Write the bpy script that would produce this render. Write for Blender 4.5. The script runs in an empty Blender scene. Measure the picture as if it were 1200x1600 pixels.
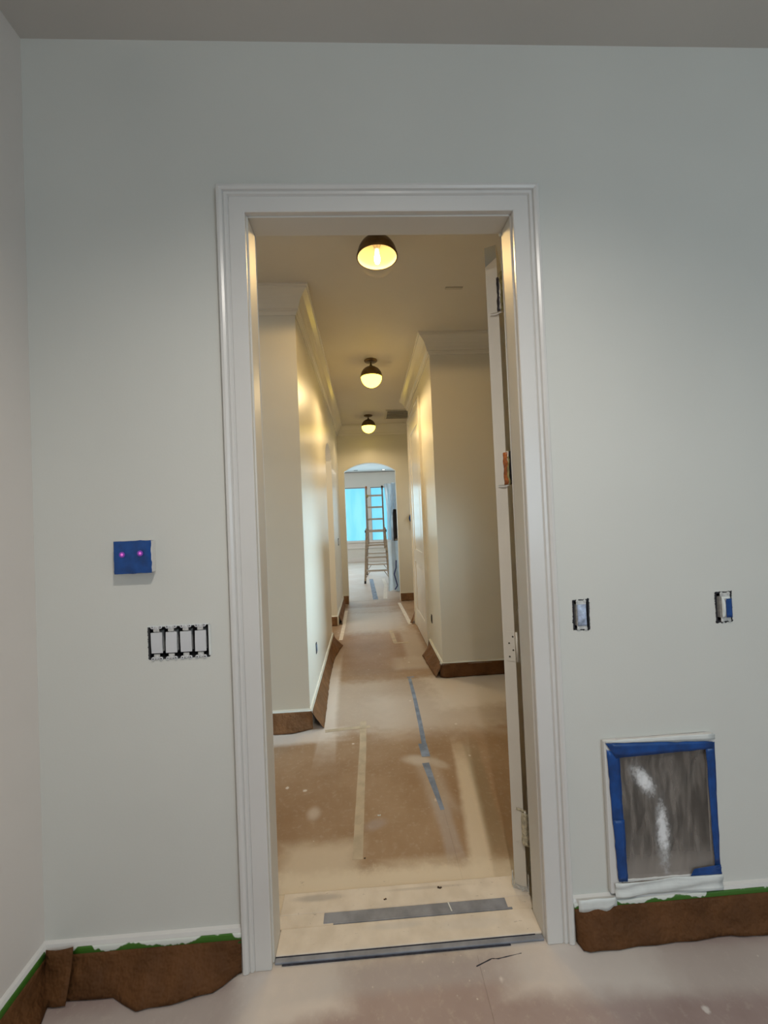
import bpy, bmesh, math, random
from mathutils import Vector, Matrix, noise as mnoise
random.seed(7)
SC = bpy.context.scene
COL = SC.collection
PI = math.pi

# ------------------------------------------------------------------ camera
FPX, YAW, PITCH, ROLL, CD, CH = 632.56, 0.0463, 0.0169, -0.0416, 1.3463, 1.4166
cam = bpy.data.cameras.new('camera'); camo = bpy.data.objects.new('camera', cam); COL.objects.link(camo)
cam.sensor_fit = 'VERTICAL'; cam.sensor_height = 36.0; cam.lens = FPX * 36.0 / 1600.0
cam.clip_start = 0.02; cam.clip_end = 100
fw = Vector((math.sin(YAW) * math.cos(PITCH), math.cos(YAW) * math.cos(PITCH), math.sin(PITCH)))
rt = Vector((math.cos(YAW), -math.sin(YAW), 0)); up = rt.cross(fw)
r2 = math.cos(ROLL) * rt + math.sin(ROLL) * up
u2 = -math.sin(ROLL) * rt + math.cos(ROLL) * up
m = Matrix((r2, u2, -fw)).transposed().to_4x4(); m.translation = Vector((0, -CD, CH))
camo.matrix_world = m
SC.camera = camo

# ------------------------------------------------------------------ world, lights, exposure
SC.view_settings.view_transform = 'Standard'; SC.view_settings.look = 'None'
SC.view_settings.gamma = 1.0; SC.view_settings.exposure = 0.0
SC.view_settings.use_curve_mapping = False
w = bpy.data.worlds.new('world'); SC.world = w; w.use_nodes = True
w.node_tree.nodes['Background'].inputs['Color'].default_value = (0.75, 0.88, 1.0, 1)
w.node_tree.nodes['Background'].inputs['Strength'].default_value = 1.0

def area(name, loc, target, sx, sy, power, color, spread=PI):
    l = bpy.data.lights.new(name, 'AREA'); l.shape = 'RECTANGLE'; l.size = sx; l.size_y = sy
    l.energy = power; l.color = color; l.spread = spread
    o = bpy.data.objects.new(name, l); COL.objects.link(o); o.location = loc
    o.rotation_euler = (Vector(target) - Vector(loc)).to_track_quat('-Z', 'Y').to_euler()
    return o
def spot(name, loc, target, power, color, angle, blend, radius):
    l = bpy.data.lights.new(name, 'SPOT'); l.energy = power; l.color = color
    l.spot_size = angle; l.spot_blend = blend; l.shadow_soft_size = radius
    o = bpy.data.objects.new(name, l); COL.objects.link(o); o.location = loc
    o.rotation_euler = (Vector(target) - Vector(loc)).to_track_quat('-Z', 'Y').to_euler()
    return o

area('daylight_near_room', (1.9, -3.85, 1.65), (0.9, 0.0, 1.0), 1.7, 1.5, 27, (0.64, 0.85, 1.0))
spot('recessed_spot', (0.2, -1.40, 3.02), (0.15, -0.85, 0), 106, (1.0, 0.93, 0.84), math.radians(128), 0.9, 0.035)
spot('recessed_spot', (-0.7, -4.2, 3.02), (0.2, -0.5, 1.2), 60, (1.0, 0.93, 0.84), math.radians(125), 0.8, 0.30)
spot('recessed_spot', (1.7, -3.9, 3.02), (0.2, -0.5, 1.2), 36, (1.0, 0.93, 0.84), math.radians(125), 0.8, 0.2)
# hall lamps: each fitting's downward light, at its glass
spot('hall_lamp', (0.123, 0.86, 2.83), (0.123, 0.86, 0), 20, (1.0, 0.66, 0.27), math.radians(178), 0.06, 0.08)
spot('hall_lamp', (0.118, 2.745, 2.735), (0.118, 2.745, 0), 38, (1.0, 0.73, 0.38), math.radians(174), 0.25, 0.12)
spot('hall_lamp', (0.105, 4.92, 2.735), (0.105, 4.92, 0), 13, (1.0, 0.76, 0.44), math.radians(172), 0.4, 0.06)
area('daylight_far_windows', (0.1, 12.2, 1.6), (0.1, 5.0, 1.2), 2.6, 1.7, 34, (0.66, 0.88, 1.0))
area('fill_far_side', (-2.9, 8.9, 1.8), (0.5, 8.6, 0.6), 3.0, 1.8, 105, (1.0, 0.93, 0.85))  # added fill from an unseen side source, brightens the far room
spot('far_ceiling_spot', (0.653, 11.0, 3.0), (0.4, 9.0, 0), 14, (1.0, 0.88, 0.72), math.radians(130), 0.6, 0.06)
area('fill_end_hall', (2.05, 4.85, 1.5), (-0.4, 4.85, 0.6), 0.9, 1.5, 9, (0.82, 0.93, 1.0), math.radians(110))  # added cool fill out of view, lifts the arch end of the hall
area('area_side_room', (-1.9, 3.4, 1.7), (-0.5, 4.0, 1.0), 1.2, 1.4, 24, (1.0, 0.93, 0.82))  # unseen area light behind the left opening
area('daylight_cross_hall', (2.05, 1.45, 1.5), (-0.4, 1.75, 0.5), 0.5, 1.4, 13, (0.58, 0.83, 1.0), math.radians(48))

# ------------------------------------------------------------------ materials
def newmat(name):
    mt = bpy.data.materials.new(name); mt.use_nodes = True
    nt = mt.node_tree; b = nt.nodes['Principled BSDF']
    return mt, nt, b
def N(nt, t, **kw):
    n = nt.nodes.new(t)
    for k, v in kw.items(): setattr(n, k, v)
    return n
def val(nt, op, a, b=None, clamp=False):
    n = N(nt, 'ShaderNodeMath', operation=op, use_clamp=clamp)
    for i, x in enumerate((a, b)):
        if x is None: continue
        if isinstance(x, (int, float)): n.inputs[i].default_value = x
        else: nt.links.new(x, n.inputs[i])
    return n.outputs[0]
def mix(nt, fac, a, b):
    n = N(nt, 'ShaderNodeMix', data_type='RGBA')
    for i, x in ((0, fac), (6, a), (7, b)):
        if isinstance(x, (int, float)): n.inputs[i].default_value = x
        elif isinstance(x, tuple): n.inputs[i].default_value = (*x, 1)
        else: nt.links.new(x, n.inputs[i])
    return n.outputs[2]
def noi(nt, vec, scale, detail=3, rough=0.5):
    n = N(nt, 'ShaderNodeTexNoise'); n.inputs['Scale'].default_value = scale
    n.inputs['Detail'].default_value = detail; n.inputs['Roughness'].default_value = rough
    nt.links.new(vec, n.inputs['Vector']); return n.outputs['Fac']
def rng(nt, v, a, b, c=0.0, d=1.0, smooth=True):
    n = N(nt, 'ShaderNodeMapRange'); n.interpolation_type = 'SMOOTHSTEP' if smooth else 'LINEAR'
    nt.links.new(v, n.inputs['Value'])
    for i, x in zip((1, 2, 3, 4), (a, b, c, d)): n.inputs[i].default_value = x
    return n.outputs[0]
def pos(nt): return N(nt, 'ShaderNodeNewGeometry').outputs['Position']
def objc(nt): return N(nt, 'ShaderNodeTexCoord').outputs['Object']
def bump(nt, b, h, strength=0.2, dist=0.01):
    n = N(nt, 'ShaderNodeBump'); n.inputs['Strength'].default_value = strength; n.inputs['Distance'].default_value = dist
    nt.links.new(h, n.inputs['Height']); nt.links.new(n.outputs[0], b.inputs['Normal'])

def pbr(name, col, rough=0.5, metal=0.0, var=0.06, scale=6.0, bs=0.0, bscale=60, spec=0.5, emit=None, es=0.0):
    mt, nt, b = newmat(name)
    p = pos(nt); f = noi(nt, p, scale, 4)
    lo = tuple(max(0, c * (1 - var)) for c in col); hi = tuple(min(1, c * (1 + var)) for c in col)
    nt.links.new(mix(nt, rng(nt, f, 0.3, 0.7), lo, hi), b.inputs['Base Color'])
    b.inputs['Roughness'].default_value = rough; b.inputs['Metallic'].default_value = metal
    b.inputs['Specular IOR Level'].default_value = spec
    if bs > 0: bump(nt, b, noi(nt, p, bscale, 3), bs, 0.004)
    if emit:
        b.inputs['Emission Color'].default_value = (*emit, 1); b.inputs['Emission Strength'].default_value = es
    return mt

M = {}
M['wall'] = pbr('wall_paint', (0.70, 0.70, 0.655), 0.55, var=0.02, scale=1.6, bs=0.05, bscale=140)
M['wallwarm'] = pbr('side_wall_paint', (0.74, 0.69, 0.645), 0.55, var=0.02, scale=1.6, bs=0.05, bscale=140)
M['hall'] = pbr('lamp_warmed_wall_paint', (0.715, 0.68, 0.585), 0.35, var=0.02, scale=1.6, bs=0.04, bscale=60)  # white wall paint with the lamps' warmth tinted in
M['ceil'] = pbr('ceiling_paint', (0.62, 0.585, 0.54), 0.7, var=0.03, scale=1.2, bs=0.05, bscale=120)
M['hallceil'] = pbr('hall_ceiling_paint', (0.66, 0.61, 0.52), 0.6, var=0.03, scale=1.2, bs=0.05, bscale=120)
M['trim'] = pbr('trim_enamel', (0.715, 0.70, 0.675), 0.27, var=0.02, scale=3)
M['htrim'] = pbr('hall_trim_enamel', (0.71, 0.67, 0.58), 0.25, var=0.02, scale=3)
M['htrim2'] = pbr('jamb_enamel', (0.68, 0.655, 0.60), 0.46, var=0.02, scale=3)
M['door'] = pbr('door_enamel', (0.74, 0.70, 0.62), 0.35, var=0.03, scale=5)
M['doorgrey'] = pbr('bare_primer', (0.36, 0.38, 0.37), 0.6)
M['black'] = pbr('black_plastic', (0.012, 0.012, 0.014), 0.5)
M['torn'] = pbr('torn_plasterboard', (0.02, 0.02, 0.025), 0.9, var=0.5, scale=300)
M['rocker'] = pbr('switch_plastic', (0.66, 0.67, 0.69), 0.35, var=0.01)
M['steel'] = pbr('zinc_steel', (0.62, 0.62, 0.60), 0.45, 0.2, var=0.15, scale=120)
M['brass'] = pbr('aged_brass', (0.15, 0.10, 0.05), 0.40, 0.85, var=0.2, scale=20)
M['domein'] = pbr('dome_white_enamel', (0.88, 0.72, 0.44), 0.5, var=0.02)
M['bluetape'] = pbr('blue_tape', (0.007, 0.062, 0.25), 0.30, var=0.25, scale=25, bs=0.25, bscale=30)
M['bluepale'] = pbr('dusty_blue_tape', (0.20, 0.26, 0.38), 0.6, var=0.3, scale=12, bs=0.1)
M['masktape'] = pbr('masking_tape', (0.50, 0.42, 0.31), 0.6, var=0.12, scale=15, bs=0.1)
M['whitetape'] = pbr('pale_tape', (0.72, 0.66, 0.58), 0.6, var=0.08, scale=15)
M['paint'] = pbr('white_paint', (0.74, 0.77, 0.75), 0.4, var=0.05, scale=20, bs=0.2, bscale=60)
M['greyfilm'] = pbr('grey_blue_strip', (0.235, 0.25, 0.29), 0.5, var=0.22, scale=14, bs=0.1)
M['cream'] = pbr('dusted_threshold', (0.74, 0.66, 0.56), 0.6, var=0.12, scale=18, bs=0.15, bscale=80)
def cream_mat():
    mt, nt, b = newmat('dusted_threshold'); p = pos(nt)
    c = mix(nt, rng(nt, noi(nt, p, 14, 4), 0.3, 0.7), (0.68, 0.60, 0.50), (0.78, 0.70, 0.60))
    for (cx, cy, hx, hy, st, col) in ((-0.235, 0.205, 0.085, 0.014, 0.55, (0.36, 0.33, 0.31)), (0.05, 0.075, 0.10, 0.012, 0.30, (0.5, 0.5, 0.5)), (0.17, 0.21, 0.15, 0.006, 0.35, (0.40, 0.35, 0.30)), (0.30, 0.06, 0.12, 0.02, 0.3, (0.56, 0.53, 0.5))):
        mp = N(nt, 'ShaderNodeMapping', vector_type='TEXTURE'); mp.inputs['Location'].default_value = (cx, cy, 0); mp.inputs['Scale'].default_value = (hx, hy, 1000); nt.links.new(p, mp.inputs[0])
        ln = N(nt, 'ShaderNodeVectorMath', operation='LENGTH'); nt.links.new(mp.outputs[0], ln.inputs[0])
        c = mix(nt, val(nt, 'MULTIPLY', rng(nt, ln.outputs['Value'], 1.4, 0.5), st), c, col)
    for sc, lo, hi, st in (((18, 60, 1), 0.63, 0.70, 0.55), ((55, 22, 1), 0.66, 0.72, 0.5)):
        mp = N(nt, 'ShaderNodeMapping'); mp.inputs['Scale'].default_value = sc; nt.links.new(p, mp.inputs[0])
        c = mix(nt, val(nt, 'MULTIPLY', rng(nt, noi(nt, mp.outputs[0], 1.0, 5, 0.75), lo, hi), st), c, (0.16, 0.12, 0.09))
    nt.links.new(c, b.inputs['Base Color']); b.inputs['Roughness'].default_value = 0.6
    bump(nt, b, noi(nt, p, 80, 3), 0.15, 0.004)
    return mt
M['cream'] = cream_mat()
M['darkseam'] = pbr('dark_seam', (0.03, 0.032, 0.05), 0.6, var=0.4, scale=60)
M['vent'] = pbr('vent_white', (0.52, 0.48, 0.40), 0.4)
M['slat'] = pbr('vent_slat', (0.09, 0.09, 0.065), 0.5)
M['alu'] = pbr('aluminium', (0.36, 0.31, 0.26), 0.4, 0.3, var=0.15, scale=20)
M['alurung'] = pbr('lit_rung_aluminium', (0.66, 0.60, 0.54), 0.4, 0.25)  # paler copy of the rail metal, light on the rungs painted in
M['rubber'] = pbr('rubber', (0.02, 0.02, 0.02), 0.7)
M['orange'] = pbr('orange_foot', (0.55, 0.22, 0.08), 0.6)
M['tapeorange'] = pbr('brown_packing_tape', (0.42, 0.12, 0.025), 0.3, var=0.4, scale=60)
M['tapeolive'] = pbr('olive_masking_tape', (0.33, 0.29, 0.13), 0.6, var=0.3, scale=60)
M['tapecream'] = pbr('crumpled_masking_tape', (0.52, 0.47, 0.34), 0.6, var=0.3, scale=90, bs=0.6, bscale=150)
M['darkwood'] = pbr('dark_cabinet', (0.035, 0.03, 0.035), 0.4)
M['dirt'] = pbr('dirt', (0.06, 0.035, 0.02), 0.9, var=0.5, scale=200)
M['farwall'] = pbr('far_wall_paint', (0.68, 0.68, 0.64), 0.5, var=0.02, scale=1.6)
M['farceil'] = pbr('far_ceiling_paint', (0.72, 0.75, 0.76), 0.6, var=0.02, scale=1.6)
M['flash'] = pbr('dark_strip_seam_shadow', (0.06, 0.06, 0.06), 0.7)  # painted ceiling-joint shadow, also the film edge and register
M['canlight'] = pbr('lit_downlight', (0.9, 0.9, 0.9), 0.5, emit=(1.0, 0.95, 0.88), es=4.0)
M['bulb'] = pbr('lit_bulb', (0.9, 0.8, 0.6), 0.4, emit=(1.0, 0.78, 0.42), es=24.0)

def kraft(name, col, dust):
    mt, nt, b = newmat(name); p = pos(nt)
    f = noi(nt, p, 9, 5, 0.6); c = mix(nt, rng(nt, f, 0.3, 0.7), tuple(x * 0.82 for x in col), tuple(x * 1.2 for x in col))
    d = noi(nt, p, 55, 4, 0.7)
    c = mix(nt, val(nt, 'MULTIPLY', rng(nt, d, 0.60, 0.78), dust), c, (0.6, 0.55, 0.48))
    nt.links.new(c, b.inputs['Base Color']); b.inputs['Roughness'].default_value = 0.66; b.inputs['Specular IOR Level'].default_value = 0.2
    bump(nt, b, noi(nt, p, 8, 4, 0.6), 0.75, 0.05)
    return mt
M['kraft'] = kraft('masking_paper', (0.112, 0.047, 0.016), 0.03)
M['kraft2'] = kraft('dusty_masking_paper', (0.18, 0.090, 0.040), 0.18)

GREEN = ((-0.955, -0.905), (-0.575, -0.475), (1.09, 2.6), (-1.2, -1.03))   # stretches of tape the paint brush missed
def paintedtape(name, base, thr):
    mt, nt, b = newmat(name); p = pos(nt)
    mp = N(nt, 'ShaderNodeMapping'); mp.inputs['Scale'].default_value = (1, 1, 0.35); nt.links.new(p, mp.inputs[0])
    f = noi(nt, mp.outputs[0], 7, 4, 0.65)
    sx = N(nt, 'ShaderNodeSeparateXYZ'); nt.links.new(p, sx.inputs[0])
    zz = rng(nt, sx.outputs[2], 0.098, 0.124, -0.15, 0.16, False)
    f = val(nt, 'ADD', f, zz)
    for xa, xb in (GREEN if thr > 0.45 else ()):
        q = val(nt, 'MULTIPLY', rng(nt, sx.outputs[0], xa - 0.012, xa + 0.012), rng(nt, sx.outputs[0], xb + 0.012, xb - 0.012))
        f = val(nt, 'SUBTRACT', f, val(nt, 'MULTIPLY', q, 0.22))
    k = rng(nt, f, thr, thr + 0.05)
    nt.links.new(mix(nt, k, base, (0.72, 0.75, 0.70)), b.inputs['Base Color']); b.inputs['Roughness'].default_value = 0.5
    return mt
M['greentape'] = paintedtape('painted_green_tape', (0.045, 0.15, 0.012), 0.475)
M['greentape2'] = paintedtape('pale_green_tape', (0.30, 0.36, 0.20), 0.40)

def floor_mat():
    mt, nt, b = newmat('floor_board_paper'); p = pos(nt)
    n1 = noi(nt, p, 2.2, 5, 0.6); n2 = noi(nt, p, 13, 5, 0.65)
    sx = N(nt, 'ShaderNodeSeparateXYZ'); nt.links.new(p, sx.inputs[0])
    hall = mix(nt, rng(nt, n1, 0.3, 0.7), (0.29, 0.175, 0.092), (0.38, 0.26, 0.165))
    near = mix(nt, rng(nt, n1, 0.3, 0.7), (0.31, 0.225, 0.205), (0.40, 0.31, 0.285))
    c = mix(nt, rng(nt, sx.outputs[1], -0.03, 0.02), near, hall)
    far = mix(nt, rng(nt, n1, 0.3, 0.7), (0.52, 0.42, 0.34), (0.58, 0.50, 0.43))
    c = mix(nt, rng(nt, sx.outputs[1], 5.2, 6.4), c, far)
    c = mix(nt, val(nt, 'MULTIPLY', rng(nt, noi(nt, p, 34, 5, 0.7), 0.50, 0.75), 0.28), c, (0.60, 0.53, 0.45))
    dist = val(nt, 'SUBTRACT', noi(nt, p, 17, 5, 0.65), 0.5)
    # overspray and dust stains, with floor light and shadow painted in: centre, half size, turn, softness, strength, colour
    W1, W2, CR = (0.72, 0.66, 0.61), (0.60, 0.55, 0.50), (0.72, 0.63, 0.50)
    S = [
        (0.10, 1.80, 1.2, 0.42, 0, 0.25, 0.46, W2), (0.9, 1.95, 0.42, 0.30, 0.05, 0.35, 0.75, W1),  # first entry paints the cross-hall daylight band in with the dust
        (0.42, 1.60, 0.40, 0.30, 0, 0.5, 0.35, W1),
        (-0.62, 1.36, 0.36, 0.075, 0.06, 0.6, 0.8, W1), (-0.33, 2.05, 0.05, 0.75, 0.03, 0.7, 0.8, W1),
        (0.10, 0.15, 0.56, 0.17, 0, 0.28, 0.92, CR), (-0.25, 0.33, 0.16, 0.14, 0, 0.5, 0.7, CR),
        (0.17, 0.31, 0.16, 0.05, 0, 0.5, 0.35, CR),
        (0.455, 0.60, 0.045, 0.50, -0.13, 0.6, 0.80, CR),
        (0.545, 0.72, 0.04, 0.42, -0.10, 0.6, 0.55, (0.22, 0.17, 0.10)),  # door's shadow painted on the floor
        (0.255, 1.03, 0.085, 0.045, -0.3, 0.8, 0.8, W2), (0.37, 0.98, 0.05, 0.03, -0.8, 0.8, 0.5, W2), (0.31, 0.80, 0.06, 0.20, 0.1, 0.7, 0.35, W2),
        (0.315, 0.52, 0.035, 0.17, 0.02, 0.6, 0.55, (0.44, 0.40, 0.39)), (-0.01, 0.56, 0.05, 0.03, 0.4, 0.8, 0.35, (0.40, 0.38, 0.42)), (-0.31, 0.66, 0.028, 0.04, 0, 0.9, 0.5, W1),
        (0.12, 2.45, 0.42, 0.06, 0.03, 0.6, 0.35, (0.26, 0.17, 0.10)),  # shadow past the right wall's corner, painted as a brown band
        (0.40, 2.62, 0.17, 0.16, 0, 0.5, 0.55, W2), (0.05, 3.05, 0.45, 0.5, 0, 0.6, 0.30, (0.33, 0.20, 0.11)),
        (0.47, 3.2, 0.10, 0.5, 0, 0.5, 0.5, W2), (0.08, 4.3, 0.42, 0.55, 0, 0.4, 0.62, (0.62, 0.60, 0.58)),  # second entry paints in a pale daylight patch
        (-0.10, 5.05, 0.5, 0.15, 0, 0.5, 0.4, W2),
        (-0.28, -0.085, 0.16, 0.085, 0.15, 0.5, 0.85, W1), (0.62, -0.075, 0.24, 0.085, -0.05, 0.5, 0.75, W1),
        (1.1, -0.13, 0.5, 0.07, -0.05, 0.6, 0.5, W2), (0.08, -0.06, 0.36, 0.05, 0, 0.6, 0.45, (0.45, 0.44, 0.45)),
        (-0.75, -0.16, 0.4, 0.08, 0.1, 0.7, 0.45, W2),
    ]
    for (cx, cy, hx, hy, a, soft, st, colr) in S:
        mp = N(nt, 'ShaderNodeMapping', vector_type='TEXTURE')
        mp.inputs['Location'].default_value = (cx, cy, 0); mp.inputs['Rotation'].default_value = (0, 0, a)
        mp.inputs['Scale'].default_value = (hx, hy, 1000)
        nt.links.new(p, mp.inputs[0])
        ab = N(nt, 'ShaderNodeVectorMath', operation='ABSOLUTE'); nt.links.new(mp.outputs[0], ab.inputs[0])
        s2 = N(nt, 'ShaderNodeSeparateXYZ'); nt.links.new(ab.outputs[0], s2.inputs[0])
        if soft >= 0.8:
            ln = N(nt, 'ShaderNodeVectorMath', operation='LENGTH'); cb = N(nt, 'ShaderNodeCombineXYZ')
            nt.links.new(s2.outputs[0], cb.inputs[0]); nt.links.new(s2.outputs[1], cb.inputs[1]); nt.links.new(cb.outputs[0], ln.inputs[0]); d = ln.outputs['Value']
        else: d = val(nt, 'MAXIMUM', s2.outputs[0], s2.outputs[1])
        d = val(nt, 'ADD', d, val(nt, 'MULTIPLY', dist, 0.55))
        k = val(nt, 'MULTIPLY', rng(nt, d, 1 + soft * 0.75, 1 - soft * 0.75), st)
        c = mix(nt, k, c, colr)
    # splashes
    v = N(nt, 'ShaderNodeTexVoronoi'); v.inputs['Scale'].default_value = 9; nt.links.new(p, v.inputs['Vector'])
    vv = val(nt, 'ADD', v.outputs['Distance'], val(nt, 'MULTIPLY', noi(nt, p, 70, 3), 0.10))
    k = val(nt, 'MULTIPLY', rng(nt, vv, 0.17, 0.10), rng(nt, noi(nt, p, 3.1, 2), 0.5, 0.56))
    c = mix(nt, val(nt, 'MULTIPLY', k, 0.75), c, (0.78, 0.73, 0.68))
    v = N(nt, 'ShaderNodeTexVoronoi'); v.inputs['Scale'].default_value = 26; nt.links.new(p, v.inputs['Vector'])
    k = val(nt, 'MULTIPLY', rng(nt, val(nt, 'ADD', v.outputs['Distance'], val(nt, 'MULTIPLY', noi(nt, p, 160, 3), 0.12)), 0.16, 0.09), rng(nt, noi(nt, p, 5.3, 2), 0.52, 0.60))
    c = mix(nt, val(nt, 'MULTIPLY', k, 0.6), c, (0.74, 0.69, 0.62))
    # scuffs near the threshold
    mp = N(nt, 'ShaderNodeMapping'); mp.inputs['Scale'].default_value = (14, 30, 1); nt.links.new(p, mp.inputs[0])
    sc = rng(nt, noi(nt, mp.outputs[0], 1.0, 6, 0.75), 0.62, 0.72)
    zone = val(nt, 'MULTIPLY', rng(nt, sx.outputs[1], 0.5, 0.2), rng(nt, sx.outputs[1], -0.10, 0.0))
    c = mix(nt, val(nt, 'MULTIPLY', val(nt, 'MULTIPLY', sc, zone), 0.55), c, (0.13, 0.09, 0.06))
    nt.links.new(c, b.inputs['Base Color'])
    b.inputs['Roughness'].default_value = 0.5
    bump(nt, b, n2, 0.06, 0.01)
    return mt
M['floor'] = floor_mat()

def glass_mat(name, em, es, tr, tint=(1, 1, 1)):
    mt, nt, b = newmat(name); nt.nodes.remove(b)
    out = nt.nodes['Material Output']
    t = N(nt, 'ShaderNodeBsdfTransparent'); t.inputs[0].default_value = (*tint, 1)
    g = N(nt, 'ShaderNodeBsdfGlossy'); g.inputs['Roughness'].default_value = 0.06; g.inputs[0].default_value = (0.9, 0.9, 0.9, 1)
    e = N(nt, 'ShaderNodeEmission'); e.inputs[0].default_value = (*em, 1); e.inputs[1].default_value = es
    fr = N(nt, 'ShaderNodeLayerWeight'); fr.inputs[0].default_value = 0.15
    m1 = N(nt, 'ShaderNodeMixShader'); nt.links.new(val(nt, 'MULTIPLY', fr.outputs['Fresnel'], 0.035), m1.inputs[0])
    nt.links.new(t.outputs[0], m1.inputs[1]); nt.links.new(g.outputs[0], m1.inputs[2])
    m2 = N(nt, 'ShaderNodeMixShader'); m2.inputs[0].default_value = 1 - tr
    nt.links.new(m1.outputs[0], m2.inputs[1]); nt.links.new(e.outputs[0], m2.inputs[2])
    nt.links.new(m2.outputs[0], out.inputs[0])
    return mt
M['clearglass'] = glass_mat('clear_glass_globe', (1, 0.8, 0.5), 0.0, 1.0)
M['globe'] = pbr('lit_milk_glass', (0.8, 0.75, 0.6), 0.15, emit=(1.0, 0.70, 0.075), es=6.5)

def film_mat():
    mt, nt, b = newmat('lit_window_film'); p = pos(nt)
    mp = N(nt, 'ShaderNodeMapping'); mp.inputs['Scale'].default_value = (2.5, 1, 0.5); mp.inputs['Rotation'].default_value = (0, 0.35, 0); nt.links.new(p, mp.inputs[0])
    f = noi(nt, mp.outputs[0], 1.6, 3)
    c = mix(nt, rng(nt, f, 0.35, 0.65), (0.13, 0.62, 0.93), (0.23, 0.76, 0.97))
    b.inputs['Base Color'].default_value = (0.2, 0.45, 0.55, 1); b.inputs['Roughness'].default_value = 0.3
    nt.links.new(c, b.inputs['Emission Color']); b.inputs['Emission Strength'].default_value = 0.85
    return mt
M['film'] = film_mat()

def sheet_mat(name, alpha, tint, lo, hi, scale):
    """thin painter's plastic: hazy, see-through, glossy"""
    mt, nt, b = newmat(name); p = pos(nt)
    mp = N(nt, 'ShaderNodeMapping'); mp.inputs['Rotation'].default_value = (0, -0.42, 0); mp.inputs['Scale'].default_value = (7, 1, 1); nt.links.new(p, mp.inputs[0])
    f = noi(nt, mp.outputs[0], scale, 4, 0.6)
    a = rng(nt, f, 0.35, 0.8, lo, hi)
    nt.links.new(a, b.inputs['Alpha'])
    b.inputs['Base Color'].default_value = (*tint, 1); b.inputs['Roughness'].default_value = 0.22
    bump(nt, b, f, 0.35, 0.01)
    b.inputs['Specular IOR Level'].default_value = 0.8
    return mt, nt, b, a
def drape_mat():
    mt, nt, b = newmat('plastic_drape'); out = nt.nodes['Material Output']; p = pos(nt)
    b.inputs['Base Color'].default_value = (0.74, 0.85, 0.98, 1); b.inputs['Roughness'].default_value = 0.2
    tl = N(nt, 'ShaderNodeBsdfTranslucent'); tl.inputs[0].default_value = (0.66, 0.86, 1.0, 1)
    m1 = N(nt, 'ShaderNodeMixShader'); m1.inputs[0].default_value = 0.5
    nt.links.new(b.outputs[0], m1.inputs[1]); nt.links.new(tl.outputs[0], m1.inputs[2])
    tr = N(nt, 'ShaderNodeBsdfTransparent'); m2 = N(nt, 'ShaderNodeMixShader')
    nt.links.new(rng(nt, noi(nt, p, 4, 3), 0.3, 0.7, 0.05, 0.25), m2.inputs[0])
    nt.links.new(m1.outputs[0], m2.inputs[1]); nt.links.new(tr.outputs[0], m2.inputs[2]); nt.links.new(m2.outputs[0], out.inputs[0])
    return mt
M['drape'] = drape_mat()
def niche_film():
    mt, nt, b, a = sheet_mat('masking_plastic', 0.3, (0.48, 0.44, 0.41), 0.26, 0.78, 5)
    p = pos(nt)
    k = None
    dn = val(nt, 'MULTIPLY', val(nt, 'SUBTRACT', noi(nt, p, 60, 4, 0.7), 0.5), 1.6)
    for (cx, cz, hx, hz, ang) in ((0.903, 0.497, 0.022, 0.052, 0.62), (0.960, 0.325, 0.019, 0.085, 0.02)):
        mp = N(nt, 'ShaderNodeMapping', vector_type='TEXTURE')
        mp.inputs['Location'].default_value = (cx, 0, cz); mp.inputs['Rotation'].default_value = (0, -ang, 0)
        mp.inputs['Scale'].default_value = (hx, 1000, hz); nt.links.new(p, mp.inputs[0])
        ln = N(nt, 'ShaderNodeVectorMath', operation='LENGTH'); nt.links.new(mp.outputs[0], ln.inputs[0])
        kk = rng(nt, val(nt, 'ADD', ln.outputs['Value'], dn), 1.9, 0.3)
        k = kk if k is None else val(nt, 'MAXIMUM', k, kk)
    sz = N(nt, 'ShaderNodeSeparateXYZ'); nt.links.new(p, sz.inputs[0])
    a = val(nt, 'MAXIMUM', a, rng(nt, sz.outputs[2], 0.36, 0.20, 0.0, 0.72))      # mist of paint low on the film
    nt.links.new(mix(nt, k, (0.36, 0.32, 0.285), (0.85, 0.86, 0.87)), b.inputs['Base Color'])
    nt.links.new(val(nt, 'MAXIMUM', a, k), b.inputs['Alpha'])
    return mt
M['nichefilm'] = niche_film()

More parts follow.
